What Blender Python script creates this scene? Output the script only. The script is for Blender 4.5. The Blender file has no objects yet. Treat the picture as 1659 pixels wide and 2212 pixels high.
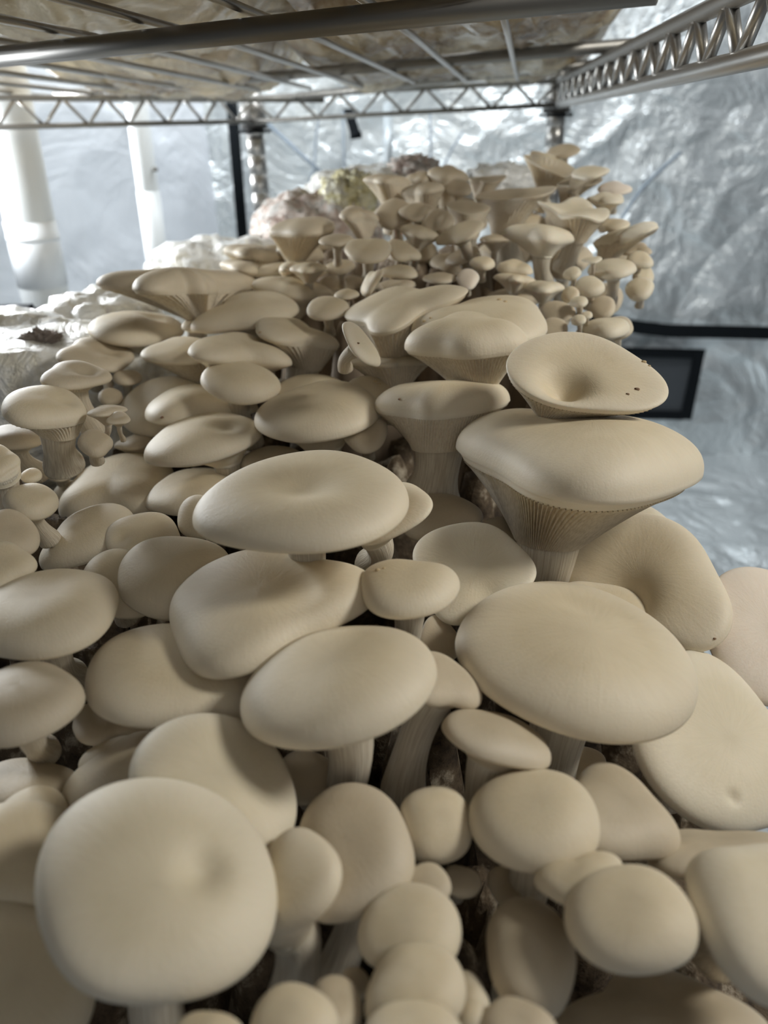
import bpy, math, random
import numpy as np
from mathutils import Vector, Matrix, noise
random.seed(7)
SC = bpy.context.scene
COL = SC.collection

# ------------------------------------------------------------------ camera
# z = 0 is the height of the lens; the photographer holds the phone inside the rack
cam_d = bpy.data.cameras.new('camera'); cam = bpy.data.objects.new('camera', cam_d); COL.objects.link(cam)
pitch, roll = math.radians(27.7), 0.03
fwd = Vector((0, math.cos(pitch), -math.sin(pitch))); up0 = Vector((0, math.sin(pitch), math.cos(pitch))); r0 = Vector((1, 0, 0))
right = math.cos(roll)*r0 - math.sin(roll)*up0; up = math.sin(roll)*r0 + math.cos(roll)*up0
cam.matrix_world = Matrix(((right.x, up.x, -fwd.x, 0), (right.y, up.y, -fwd.y, 0), (right.z, up.z, -fwd.z, 0), (0, 0, 0, 1)))
cam_d.sensor_fit = 'VERTICAL'; cam_d.sensor_height = 36; cam_d.lens = 36*1588/2212
cam_d.clip_start = .01; cam_d.clip_end = 50
cam_d.dof.use_dof = True; cam_d.dof.focus_distance = .34; cam_d.dof.aperture_fstop = 8.0
SC.camera = cam

# ------------------------------------------------------------------ world and lamps
SC.view_settings.view_transform = 'Standard'; SC.view_settings.look = 'None'
SC.view_settings.gamma = 1.0; SC.view_settings.use_curve_mapping = False
SC.view_settings.exposure = 0.0
wd = bpy.data.worlds.new('tent_air'); SC.world = wd; wd.use_nodes = True
bg = wd.node_tree.nodes['Background']; bg.inputs[0].default_value = (.80, .86, .92, 1); bg.inputs[1].default_value = .10
def area(name, loc, target, size, size_y, power, col):
    d = bpy.data.lights.new(name, 'AREA'); d.shape = 'RECTANGLE'; d.size = size; d.size_y = size_y; d.energy = power; d.color = col
    o = bpy.data.objects.new(name, d); COL.objects.link(o); o.location = loc
    o.rotation_euler = (Vector(target)-Vector(loc)).to_track_quat('-Z', 'Y').to_euler(); return o
area('grow_lamp_back', (-.05, 1.25, .75), (-.1, 1.75, -.2), 1.6, .25, 17, (.93, .97, 1))
area('grow_lamp_left', (-.60, .86, .03), (-.26, .60, -.22), .25, .12, 4.2, (.93, .97, 1))
area('grow_lamp_left_rear', (-.62, 1.25, .02), (-.02, .80, -.06), .2, .12, 4.5, (.95, .98, 1))
area('grow_lamp_right', (.78, .22, .44), (.05, .38, -.15), .20, .20, 5.8, (1, .97, .90))
area('grow_lamp_front', (.15, -.60, .35), (0, .3, -.2), .6, .4, .8, (1, .97, .92))

# ------------------------------------------------------------------ materials
def mat(name, base, rough=.6, metal=0., sss=0., coat=0.):
    m = bpy.data.materials.new(name); m.use_nodes = True; b = m.node_tree.nodes['Principled BSDF']
    b.inputs['Base Color'].default_value = (*base, 1); b.inputs['Roughness'].default_value = rough; b.inputs['Metallic'].default_value = metal
    if sss:
        b.inputs['Subsurface Weight'].default_value = sss; b.inputs['Subsurface Radius'].default_value = (1, .62, .36); b.inputs['Subsurface Scale'].default_value = .006
    if coat: b.inputs['Coat Weight'].default_value = coat; b.inputs['Coat Roughness'].default_value = .15
    return m
def N(m, t, **kw):
    n = m.node_tree.nodes.new(t)
    for k, v in kw.items(): setattr(n, k, v)
    return n
def L(m, a, b): m.node_tree.links.new(a, b)
def noise_n(m, scale, detail=3, rough=.55, vec=None, dist=0.):
    n = N(m, 'ShaderNodeTexNoise'); n.inputs['Scale'].default_value = scale; n.inputs['Detail'].default_value = detail
    n.inputs['Roughness'].default_value = rough; n.inputs['Distortion'].default_value = dist
    if vec is not None: L(m, vec, n.inputs['Vector'])
    return n.outputs['Fac']
def ramp(m, fac, stops):
    r = N(m, 'ShaderNodeValToRGB'); el = r.color_ramp.elements
    while len(el) < len(stops): el.new(.5)
    for e, (p, c) in zip(el, stops): e.position = p; e.color = (*c, 1)
    L(m, fac, r.inputs['Fac']); return r.outputs['Color']
def bump(m, h, strength, dist):
    b = N(m, 'ShaderNodeBump'); b.inputs['Strength'].default_value = strength; b.inputs['Distance'].default_value = dist
    L(m, h, b.inputs['Height']); L(m, b.outputs[0], m.node_tree.nodes['Principled BSDF'].inputs['Normal']); return b
def gco(m): return N(m, 'ShaderNodeNewGeometry').outputs['Position']
def bsdf(m): return m.node_tree.nodes['Principled BSDF']
def add_math(m, op, a, b):
    n = N(m, 'ShaderNodeMath', operation=op)
    for i, v in enumerate((a, b)):
        if isinstance(v, (int, float)): n.inputs[i].default_value = v
        else: L(m, v, n.inputs[i])
    return n.outputs[0]

def cap_material(name, c1, c2, rim):
    m = mat(name, c1, .58, sss=.22)
    at = N(m, 'ShaderNodeAttribute', attribute_name='pol').outputs['Vector']
    streak = noise_n(m, 9, 4, .6, at); blotch = noise_n(m, 38, 3, .5, gco(m)); fine = noise_n(m, 900, 3, .6, gco(m))
    f = add_math(m, 'ADD', add_math(m, 'MULTIPLY', streak, .35), add_math(m, 'MULTIPLY', blotch, .65))
    body0 = ramp(m, f, [(.32, c2), (.62, c1)])
    rad = N(m, 'ShaderNodeAttribute', attribute_name='rad').outputs['Fac']; rm_ = N(m, 'ShaderNodeMapRange'); rm_.inputs['From Min'].default_value = .55; rm_.inputs['From Max'].default_value = 1.0
    L(m, rad, rm_.inputs['Value']); m0 = N(m, 'ShaderNodeMix', data_type='RGBA'); L(m, add_math(m, 'MULTIPLY', rm_.outputs[0], .6), m0.inputs['Factor']); L(m, body0, m0.inputs['A']); m0.inputs['B'].default_value = (*rim, 1); body = m0.outputs['Result']
    rh = N(m, 'ShaderNodeAttribute', attribute_name='rim').outputs['Fac']
    mx = N(m, 'ShaderNodeMix', data_type='RGBA'); L(m, rh, mx.inputs['Factor']); L(m, body, mx.inputs['A']); mx.inputs['B'].default_value = (*rim, 1)
    L(m, mx.outputs['Result'], bsdf(m).inputs['Base Color'])
    hh = add_math(m, 'ADD', add_math(m, 'MULTIPLY', streak, .3), add_math(m, 'MULTIPLY', fine, .3))
    bump(m, hh, .5, .0008); return m
CAP = [cap_material('cap_cream', (.69, .585, .405), (.60, .50, .335), (.79, .71, .57)),
       cap_material('cap_cream_shaded', (.57, .475, .335), (.48, .40, .275), (.69, .61, .48)),  # darker copy of the cream; puts shade into the colour of dim caps
       cap_material('cap_pale', (.73, .64, .47), (.65, .565, .40), (.82, .755, .63)),
       cap_material('cap_pinkish', (.78, .68, .56), (.70, .59, .46), (.84, .75, .65))]
M_STEM = mat('stem_flesh', (.66, .58, .45), .65, sss=.2)
_a = N(M_STEM, 'ShaderNodeAttribute', attribute_name='pol').outputs['Vector']; _s = noise_n(M_STEM, 7, 4, .6, _a)
L(M_STEM, ramp(M_STEM, _s, [(.35, (.52, .44, .33)), (.62, (.72, .65, .52))]), bsdf(M_STEM).inputs['Base Color']); bump(M_STEM, _s, .5, .001)
M_GILL = mat('gill_flesh', (.66, .57, .43), .7, sss=.2)
_a = N(M_GILL, 'ShaderNodeAttribute', attribute_name='pol').outputs['Vector']; _s = noise_n(M_GILL, 14, 3, .6, _a)
L(M_GILL, ramp(M_GILL, _s, [(.35, (.56, .47, .34)), (.6, (.70, .61, .47))]), bsdf(M_GILL).inputs['Base Color'])
M_CRUMB = mat('crumb', (.55, .42, .24), .8)
M_BRUISE = mat('bruise_brown', (.22, .13, .07), .7)

M_SUBF = mat('matted_stems', (.26, .20, .14), .85)
M_SUB = mat('substrate', (.2, .15, .1), .85)
_n = noise_n(M_SUB, 60, 5, .65, gco(M_SUB))
L(M_SUB, ramp(M_SUB, _n, [(.38, (.035, .022, .012)), (.55, (.12, .085, .05)), (.68, (.42, .36, .27))]), bsdf(M_SUB).inputs['Base Color']); bump(M_SUB, _n, .8, .004)

def mylar(name, tint, scale, rough, creases=.006, metal=.55):
    m = mat(name, tint, rough, metal=metal)
    p = gco(m); v = N(m, 'ShaderNodeTexVoronoi', feature='DISTANCE_TO_EDGE'); v.inputs['Scale'].default_value = scale
    mp = N(m, 'ShaderNodeVectorMath', operation='ADD'); L(m, p, mp.inputs[0])
    nn = N(m, 'ShaderNodeTexNoise'); nn.inputs['Scale'].default_value = scale*.8; L(m, p, nn.inputs['Vector'])
    sc_ = N(m, 'ShaderNodeVectorMath', operation='SCALE'); sc_.inputs['Scale'].default_value = .25; L(m, nn.outputs['Color'], sc_.inputs[0]); L(m, sc_.outputs[0], mp.inputs[1])
    L(m, mp.outputs[0], v.inputs['Vector'])
    n1 = noise_n(m, scale*1.6, 5, .6, p, 1.2); n2 = noise_n(m, scale*9, 4, .6, p, .6)
    h = add_math(m, 'ADD', add_math(m, 'MULTIPLY', v.outputs['Distance'], 1.3), add_math(m, 'ADD', n1, add_math(m, 'MULTIPLY', n2, .16)))
    bump(m, h, 1.0, creases); return m
M_MYLAR = mylar('silver_mylar', (.74, .79, .81), 3.2, .32, .03)
M_MYLAR_L = mylar('white_silver_film', (.74, .78, .83), 2.6, .5, .012, .25)
M_CHROME = mat('chrome_wire', (.46, .45, .43), .32, metal=.9)
M_STEEL = mat('dull_steel', (.27, .26, .24), .45, metal=.85)
M_BLACK = mat('black_fabric', (.006, .008, .010), .95); bsdf(M_BLACK).inputs['Specular IOR Level'].default_value = .15
M_MESH = mat('vent_mesh', (.05, .057, .065), .9)
M_PVC = mat('white_pvc', (.74, .77, .78), .35)
M_TAPE = mat('white_tape', (.80, .83, .86), .25)
M_CORD = mat('grey_cord', (.20, .24, .28), .6)
def myc(name, stops, rough, scale, bstr, coat=.5):
    m = mat(name, (.8, .78, .72), rough, coat=coat); p = gco(m); n = noise_n(m, scale, 6, .62, p, .8)
    L(m, ramp(m, n, stops), bsdf(m).inputs['Base Color']); n2 = noise_n(m, scale*1.7, 5, .6, p, 1.5); bump(m, n2, bstr, .01); return m
M_WHITEBAG = myc('white_mycelium_in_plastic', [(.34, (.60, .56, .52)), (.42, (.84, .81, .70)), (.52, (.93, .93, .90))], .3, 26, .8)
M_YELLOW = myc('yellow_mycelium', [(.36, (.62, .54, .26)), (.48, (.88, .82, .50)), (.62, (.93, .90, .76))], .6, 60, 1, 0)
M_PINK = myc('pinkish_primordia', [(.36, (.66, .48, .40)), (.48, (.88, .76, .68)), (.60, (.93, .89, .84))], .6, 70, 1, 0)
M_BROWNBAG = myc('brown_substrate_in_plastic', [(.32, (.08, .045, .018)), (.43, (.28, .19, .095)), (.52, (.50, .41, .26)), (.66, (.74, .65, .46))], .3, 9, 1, .7)
def clear_film():
    m = bpy.data.materials.new('clear_film'); m.use_nodes = True; b = bsdf(m)
    b.inputs['Base Color'].default_value = (.86, .84, .78, 1); b.inputs['Roughness'].default_value = .18; b.inputs['Alpha'].default_value = .05
    n = noise_n(m, 45, 4, .6, gco(m), 2); bump(m, n, .8, .008); return m
M_FILM = clear_film()

# ------------------------------------------------------------------ mesh helpers
def link(name, me, material, parent=None, loc=None, smooth=True):
    o = bpy.data.objects.new(name, me); COL.objects.link(o)
    if material is not None: me.materials.append(material)
    if smooth: me.polygons.foreach_set('use_smooth', [True]*len(me.polygons))
    if parent is not None: o.parent = parent
    if loc is not None: o.location = loc
    return o
def mesh(name, verts, faces):
    me = bpy.data.meshes.new(name); me.from_pydata([tuple(map(float, v)) for v in verts], [], faces); me.update(); return me
def grid_faces(nr, nc, off=0, wrap=True, flip=False):
    f = []
    for i in range(nr-1):
        for j in range(nc if wrap else nc-1):
            a = off+i*nc+j; b = off+i*nc+(j+1) % nc; c = off+(i+1)*nc+(j+1) % nc; d = off+(i+1)*nc+j
            f.append((a, d, c, b) if not flip else (a, b, c, d))
    return f
def tag(o, label=None, cat=None, group=None, kind=None):
    if label: o['label'] = label
    if cat: o['category'] = cat
    if group: o['group'] = group
    if kind: o['kind'] = kind
    return o
def empty(name, loc):
    o = bpy.data.objects.new(name, None); COL.objects.link(o); o.location = loc; o.empty_display_size = .01; return o
def tube(name, pts, rad, material, parent=None, n=10, origin=(0, 0, 0), caps=True):
    P = np.array(pts, float)-np.array(origin, float); m = len(P); rad = np.broadcast_to(np.array(rad, float), (m,))
    T = np.gradient(P, axis=0); T /= np.linalg.norm(T, axis=1)[:, None]+1e-12
    u = np.cross(T[0], (0, 0, 1.)) if abs(T[0][2]) < .9 else np.cross(T[0], (1., 0, 0)); u /= np.linalg.norm(u)
    V = []; a = np.arange(n)*2*np.pi/n
    for i in range(m):
        u = u-(u@T[i])*T[i]; u /= np.linalg.norm(u); v = np.cross(T[i], u)
        V += list(P[i]+rad[i]*(np.cos(a)[:, None]*u+np.sin(a)[:, None]*v))
    F = grid_faces(m, n, flip=True)
    if caps: F += [tuple(range(n))[::-1], tuple(range((m-1)*n, m*n))]
    me = mesh(name, V, F); return link(name, me, material, parent)
def box(name, c, s, material, parent=None, rz=0.):
    import bmesh
    bm = bmesh.new(); bmesh.ops.create_cube(bm, size=1); bmesh.ops.scale(bm, vec=s, verts=bm.verts)
    bmesh.ops.bevel(bm, geom=bm.edges[:], offset=min(s)*.15, segments=2, affect='EDGES')
    bmesh.ops.rotate(bm, cent=(0, 0, 0), matrix=Matrix.Rotation(rz, 3, 'Z'), verts=bm.verts)
    bmesh.ops.translate(bm, vec=c, verts=bm.verts)
    me = bpy.data.meshes.new(name); bm.to_mesh(me); bm.free(); return link(name, me, material, parent, smooth=False)
def blob(name, c, rad, material, parent=None, amp=.12, fr=3., seed=0, nu=48, nv=30, rz=0., sharp=1.6):
    """lumpy closed body standing around c"""
    V = []; sx = Vector((seed*3.1, seed*1.7, seed*.9))
    for i in range(nv+1):
        ph = math.pi*i/nv
        for j in range(nu):
            th = 2*math.pi*j/nu
            d = Vector((math.sin(ph)*math.cos(th), math.sin(ph)*math.sin(th), math.cos(ph)))
            k = max(abs(d.x), abs(d.y), abs(d.z))**(-.35)      # towards a soft box
            f = noise.fractal(d*fr+sx, .9, 2., 4)*amp; rdg = (1-abs(noise.noise(d*fr*sharp+sx*2))*2)*amp*.35
            p = d*k*(1+f+rdg); p = Vector((p.x*rad[0], p.y*rad[1], p.z*rad[2])); p.rotate(Matrix.Rotation(rz, 3, 'Z')); V.append(p)
    me = mesh(name, V, grid_faces(nv+1, nu)); me.validate(); o = link(name, me, material, parent, loc=c if parent is None else None)
    if parent is not None: o.location = Vector(c)
    return o

# ------------------------------------------------------------------ the grow tent
def sheet(name, P0, U, V, nu, nv, material, amp, fr, seed, nrm):
    """crumpled film: a grid from P0 along U and V pushed in and out along nrm in creases"""
    P0, U, V, nrm = map(Vector, (P0, U, V, nrm)); vs = []
    sd = Vector((seed*5.3, seed*2.1, 0))
    for j in range(nv+1):
        for i in range(nu+1):
            a, b = i/nu, j/nv; q = Vector((a*U.length, b*V.length, 0))
            qq = q+Vector((noise.noise(q*3+sd), noise.noise(q*3-sd), 0))*.12
            rdg = (1-abs(noise.noise(qq*fr+sd))*2.2)**3 if abs(noise.noise(qq*fr+sd)) < .45 else 0
            r2 = (1-abs(noise.noise(qq*fr*2.3-sd))*2.4)**3 if abs(noise.noise(qq*fr*2.3-sd)) < .41 else 0
            k = noise.noise(q*fr*.5+sd)*.9+rdg*.5+r2*.22
            e = min(1, 8*min(a, 1-a, b, 1-b))
            vs.append(P0+U*a+V*b+nrm*(amp*k*e))
    me = mesh(name, vs, grid_faces(nv+1, nu+1, wrap=False)); o = link(name, me, material); tag(o, kind='structure'); return o
YB = 1.75
sheet('wall_back', (-.36, YB, -.78), (2.5, 0, 0), (0, 0, 2.0), 240, 190, M_MYLAR, .022, 5, 1, (0, -1, 0))
sheet('wall_left', (-1.35, .95, -.78), (1.0, .80, 0), (0, 0, 2.0), 150, 150, M_MYLAR_L, .014, 3.5, 2, (.62, -.78, 0))
sheet('floor', (-1.4, -.2, -.78), (3.6, 0, 0), (0, 1.97, 0), 160, 140, M_MYLAR, .016, 6, 3, (0, 0, 1))
# black corner piping, strap and vent window of the tent
t = tube('trim_1', [(-0.2753, 1.6600, 0.0538), (-0.2829, 1.6600, -0.2086)], .0115, M_BLACK); tag(t, kind='structure')
def strip(name, pts, wz, material, parent=None, th=.004):
    """flat band standing on edge through pts, wz high"""
    vs = []; fs = []
    for p in pts:
        p = Vector(p); vs += [p+Vector((0, -th/2, -wz/2)), p+Vector((0, -th/2, wz/2)), p+Vector((0, th/2, wz/2)), p+Vector((0, th/2, -wz/2))]
    n = len(pts)
    for i in range(n-1):
        for k in range(4): fs.append((4*i+k, 4*i+4+k, 4*i+4+(k+1) % 4, 4*i+(k+1) % 4))
    fs += [(3, 2, 1, 0), tuple(4*n-4+k for k in range(4))]
    return link(name, mesh(name, vs, fs), material, parent, smooth=False)
s = strip('tent_strap', [(0.4590, 1.6900, -0.4043), (0.5451, 1.6900, -0.4142), (0.5946, 1.6900, -0.4263), (0.6764, 1.6900, -0.4373), (0.7952, 1.6900, -0.4430), (1.0126, 1.6900, -0.4550)], .030, M_BLACK)
tag(s, 'long black strap running level across the silver tent wall at right', 'strap')
vw = empty('vent_window', (0.5877, 1.7000, -0.5595))
tag(vw, 'dark mesh vent window with black border in the silver tent wall', 'vent')
o0 = Vector(vw.location)
def quad(name, a, b, c, d, material, th=.004, parent=vw):
    P = [Vector(v)-o0 for v in (a, b, c, d)]; Q = [p+Vector((0, -th, 0)) for p in P]
    return link(name, mesh(name, P+Q, [(0, 1, 2, 3), (7, 6, 5, 4), (0, 4, 5, 1), (1, 5, 6, 2), (2, 6, 7, 3), (3, 7, 4, 0)]), material, parent, smooth=False)
quad('mesh_panel', (0.3618, 1.7120, -0.4738), (0.7651, 1.7120, -0.4972), (0.7571, 1.7120, -0.6551), (0.3613, 1.7120, -0.6353), M_MESH, .003)
quad('top_border', (0.3489, 1.7050, -0.4627), (0.7703, 1.7050, -0.4865), (0.7687, 1.7050, -0.5087), (0.3503, 1.7050, -0.4848), M_BLACK)
quad('side_border', (0.7439, 1.7040, -0.4876), (0.7681, 1.7040, -0.4884), (0.7643, 1.7040, -0.6620), (0.7363, 1.7040, -0.6587), M_BLACK, .005)
quad('bottom_border', (0.3590, 1.7050, -0.6207), (0.7405, 1.7050, -0.6399), (0.7464, 1.7050, -0.6618), (0.3604, 1.7050, -0.6423), M_BLACK)

# cords, wires and poles behind the rack
def cord(name, pts, r, m, label, cat):
    return tag(tube(name, pts, r, m, n=8), label, cat)
def curve3(P, k=8):
    P = [Vector(p) for p in P]; out = []
    for i in range(len(P)-1):
        a = P[max(i-1, 0)]; b = P[i]; c = P[i+1]; d = P[min(i+2, len(P)-1)]
        for j in range(k):
            t = j/k; out.append(.5*((2*b)+(c-a)*t+(2*a-5*b+4*c-d)*t*t+(3*b-a-3*c+d)*t**3))
    return out+[P[-1]]
cord('guy_cord', [(-0.2225, 1.6504, 0.0242), (-0.0778, 1.5309, -0.0958)], .0042, M_CORD, 'blue-grey diagonal cord beside the left chrome post', 'cord')
cord('thin_cable', curve3([(-0.0983, 1.5960, 0.0281), (-0.1087, 1.5715, -0.0185), (-0.1138, 1.5470, -0.0652), (-0.1359, 1.5178, -0.1208)]), .0022, M_CORD, 'thin sagging cable crossing the diagonal cord', 'cable')
cord('thin_wire', [(-0.0531, 1.5384, 0.0260), (-0.0538, 1.4752, -0.0945)], .0022, M_CORD, 'thin straight wire hanging above the yellow lump', 'wire')
cord('thin_wire', [(0.1068, 1.5381, 0.0255), (0.1050, 1.4848, -0.0761)], .0022, M_CORD, 'thin straight wire hanging above the pinkish clump of pins', 'wire')
cord('curved_cable', curve3([(0.1781, 1.6300, -0.0147), (0.1542, 1.6133, -0.0464), (0.1252, 1.5882, -0.0942)]), .0022, M_CORD, 'short curved cable above the far white plastic', 'cable')
cord('loose_cable', curve3([(0.6267, 1.6602, -0.0646), (0.5880, 1.6454, -0.0929), (0.5442, 1.6262, -0.1294), (0.5047, 1.6004, -0.1785), (0.4597, 1.5615, -0.2526)]), .0042, M_CORD, 'grey curved cable on the silver wall right of the far mushrooms', 'cable')
p_ = tube('support_pole', [(0.0297, 1.5432, 0.0351), (0.0255, 1.4780, -0.0890)], .0085, mat('grey_pole', (.42, .46, .48), .4, .3), n=16); tag(p_, 'grey upright pole between the two chrome posts', 'pole')
c_ = empty('hanging_strap', (-0.0382, 1.4243, 0.0238)); tag(c_, 'short black strap end hanging from the shelf edge', 'strap')
o_ = strip('webbing', [Vector((0, 0, 0)), Vector((.004, 0, 0))], .05, M_BLACK, c_)
o_.data.clear_geometry(); 
_a, _b = Vector((-0.0404, 1.4261, 0.0273))-Vector(c_.location), Vector((-0.0291, 1.4059, -0.0113))-Vector(c_.location)
_s = Vector((.0085, 0, 0)); _t = Vector((0, .003, 0))
o_.data.from_pydata([_a-_s-_t, _a+_s-_t, _b+_s-_t, _b-_s-_t, _a-_s+_t, _a+_s+_t, _b+_s+_t, _b-_s+_t], [], [(0, 3, 2, 1), (4, 5, 6, 7), (0, 1, 5, 4), (1, 2, 6, 5), (2, 3, 7, 6), (3, 0, 4, 7)])
tube('tip', [_b+Vector((0, 0, .004)), _b+Vector((.001, 0, -.007))], .010, M_BLACK, c_, n=12)

# white pvc pipes at the left
pa, pb = Vector((-0.4331, 1.0000, 0.0128)), Vector((-0.4395, 1.0000, -0.1936))
pi = empty('plastic_pipe', pb+(pb-pa)*.9); tag(pi, 'thick white plastic pipe at the left edge, wrapped with white tape', 'pipe')
og = pi.location
tube('tube', [pa+(pa-pb)*.9, pb+(pb-pa)*.9], .030, M_PVC, pi, 28, og)
q0, q1 = pa.lerp(pb, .52), pa.lerp(pb, .90); tube('tape_wrap', [q0, q1], .0312, M_TAPE, pi, 28, og)
q0, q1 = pa.lerp(pb, .60), pa.lerp(pb, .63); tube('tape_edge', [q0, q1], .0318, M_TAPE, pi, 28, og)
pa, pb = Vector((-0.3573, 1.2800, 0.0237)), Vector((-0.3644, 1.2800, -0.2155))
pi = empty('plastic_pipe', pb+(pb-pa)*.9); tag(pi, 'slimmer white plastic pipe with a small screw, behind the left shelf edge', 'pipe')
og = pi.location
tube('tube', [pa+(pa-pb)*.9, pb+(pb-pa)*.9], .0168, M_PVC, pi, 24, og)
tube('coupling', [pa.lerp(pb, .44), pa.lerp(pb, 1.3)], .0178, M_PVC, pi, 24, og)
_c = pa.lerp(pb, .31)+Vector((.016, -.010, 0)); tube('screw', [_c, _c+Vector((.005, -.004, 0))], .0035, M_STEEL, pi, 10, og)

# ------------------------------------------------------------------ wire shelving unit
unit = empty('wire_shelving_unit', (0, .9, -.78)); tag(unit, 'chrome wire shelving rack overhead with round posts and zigzag edges', 'shelving')
ug = Vector((0, .9, -.78))
A0, B0 = Vector((-0.1706, 1.1916, 0.0108)), Vector((0.2606, 1.1738, 0.0199))
L0 = Vector((-0.4463, 0.9316, 0.0103)); R0 = B0; R1 = Vector((0.1768, 0.3815, 0.0235)); R1 = R1+(R1-R0)*.9
dz = Vector((0, 0, .029))
def zigzag(a, b, pitch, r, nm='truss_wire'):
    n = max(2, int(round((b-a).length/pitch))); pts = []
    for i in range(n):
        p, q, s_ = a.lerp(b, i/n), a.lerp(b, (i+.5)/n), a.lerp(b, (i+1)/n)
        tube(nm, [p+dz, q], r, M_CHROME, unit, 8, ug); tube(nm, [q, s_+dz], r, M_CHROME, unit, 8, ug)
for a, b, r in ((L0, A0, .0031), (A0, B0, .0031), (R0, R1, .0052)):
    tube('edge_rail', [a, b], r, M_CHROME if r > .005 else M_STEEL, unit, 12, ug); tube('edge_rail', [a+dz, b+dz], r, M_STEEL, unit, 12, ug)
zigzag(L0, A0, .058, .0022); zigzag(A0, B0, .060, .0022); zigzag(B0, R1, .056, .0036)
# crossbars, then the wires they carry
zt = R0.z+dz.z
for (a, b, r) in (((-0.3410, 0.5999, 0.0440), (0.1108, 0.3414, 0.0440), .0056), ((-0.4210, 1.1321, 0.0482), (0.2563, 0.8002, 0.0613), .0056), ((-0.1044, 1.1728, 0.0396), (0.2802, 1.0023, 0.0591), .0050), ((-0.4621, 1.0957, 0.0434), (-0.0666, 1.1813, 0.0343), .0035)):
    tube('crossbar', [a, b], r, M_STEEL, unit, 14, ug)
sl = .19
for k in range(-11, 5):
    x5 = -.053+.0645*k*1.0+.0
    if x5 > .13: continue
    ya, yb = (.18, 1.06)
    tube('shelf_wire', [(x5+sl*(ya-.5), ya, .0545), (x5+sl*(.6-.5), .6, .0540), (x5+sl*(yb-.5), yb, .047 if x5 > -.1 else .044)], .0024, M_CHROME, unit, 8, ug)
# posts with grooves
def post(px0, collar_top, name='post'):
    bot = Vector((px0.x, px0.y, -.78)); tp = Vector((px0.x, px0.y, .5)); zs = []; rs = []
    z = bot.z
    while z < tp.z:
        for dzz, r in ((0, .0135), (.0225, .0135), (.0235, .0122), (.0248, .0122)): zs.append(z+dzz); rs.append(r)
        z += .0258
    tube('post', [(px0.x, px0.y, q) for q in zs], rs, M_CHROME, unit, 24, ug)
    tube('post_sleeve', [(px0.x, px0.y, collar_top-.045), (px0.x, px0.y, collar_top)], [.020, .0175], M_CHROME, unit, 24, ug)
    tube('clip_ring', [(px0.x, px0.y, collar_top-.050), (px0.x, px0.y, collar_top-.046)], .024, M_BLACK, unit, 24, ug)
post(Vector((-0.1725, 1.2142, 0.0109)), A0.z+.035); post(Vector((0.2643, 1.1966, 0.0203)), B0.z+.035)
# the deck below, under the grow bags
for k in range(13):
    x5 = -.66+.055*k; tube('lower_shelf_wire', [(x5-.02, .02, -.372), (x5+.16, 1.05, -.372)], .0024, M_CHROME, unit, 6, ug)
for yy in (.08, .40, .72, 1.04): tube('lower_crossbar', [(-.62, yy, -.378), (.06, yy, -.378)], .004, M_STEEL, unit, 8, ug)

# ------------------------------------------------------------------ grow bags lying on the upper deck, seen from below
def pillow(name, x0, x1, y0, y1, zb, h, label, seed, sk=.19, sag=.012):
    cx, cy = (x0+x1)/2, (y0+y1)/2; org = Vector((cx+sk*(cy-.5), cy, zb+h))
    root = empty(name, org); tag(root, label, 'grow bag', 'grow bags lying on the upper wire shelf')
    nu, nv = 90, 80; V = []
    sd = Vector((seed*7.7, seed*3.3, 0))
    for side in (0, 1):
        for j in range(nv+1):
            for i in range(nu+1):
                a, b = 2*i/nu-1, 2*j/nv-1
                e = max(0, (1-abs(a)**5)*(1-abs(b)**5))**.5
                x = cx+a*(x1-x0)/2; y = cy+b*(y1-y0)/2; q = Vector((x*9, y*9, seed))
                fold = (1-min(1, abs(noise.noise(Vector((x*14+noise.noise(q)*1.5, y*22+noise.noise(q*1.3)*2, seed*2)))*3.2)))**2
                lump = noise.fractal(q*1.3+sd, .8, 2, 5)
                z = zb+h*(1-e)+e*(lump*.009-fold*.006) if side == 0 else zb+h+(h*e)*.9
                if side == 0: z = max(z, zb-sag)
                z -= max(0, y-.6)*(.008+.018*max(0, min(1, (.1-x)/.4)))
                V.append((x+sk*(y-.5)-org.x, y-org.y, z-org.z))
    n = (nu+1)*(nv+1); F = grid_faces(nv+1, nu+1, wrap=False, flip=True)+grid_faces(nv+1, nu+1, off=n, wrap=False)
    link('substrate', mesh('substrate', V, F), M_BROWNBAG, root)
    # the loose clear film of the bag, slack between the wires
    W = []
    for j in range(nv+1):
        for i in range(nu+1):
            a, b = 2*i/nu-1, 2*j/nv-1; x = cx+a*(x1-x0)/2*1.03; y = cy+b*(y1-y0)/2*1.03
            q = Vector((x*16, y*16, seed+4)); f = (1-min(1, abs(noise.noise(q))*3))**3
            W.append((x+sk*(y-.5)-org.x, y-org.y, zb-max(0, y-.6)*(.008+.018*max(0, min(1, (.1-x)/.4)))-.004-max(0, noise.noise(q*.5))*.016-f*.006+max(0, abs(a)-.9)*.3-org.z))
    link('plastic_film', mesh('plastic_film', W, grid_faces(nv+1, nu+1, wrap=False, flip=True)), M_FILM, root)
pillow('grow_bag', -.55, -.20, .16, .58, .071, .07, 'brown and cream bag above the nearest crossbar, cut by the left edge', 1)
pillow('grow_bag', -.19, .165, .14, .60, .072, .07, 'creamy grow bag above the nearest crossbar in the upper middle and right', 2)
pillow('grow_bag', -.52, -.12, .61, .86, .069, .06, 'sagging brown-stained bag just behind the nearest crossbar at upper left', 3)
pillow('grow_bag', -.11, .183, .62, .90, .069, .06, 'pale grow bag behind the nearest crossbar, right of centre', 4)
pillow('grow_bag', -.46, -.20, .88, 1.17, .058, .06, 'far ragged bag hanging over the zigzag shelf edge at left', 5, sag=.018)
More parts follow.
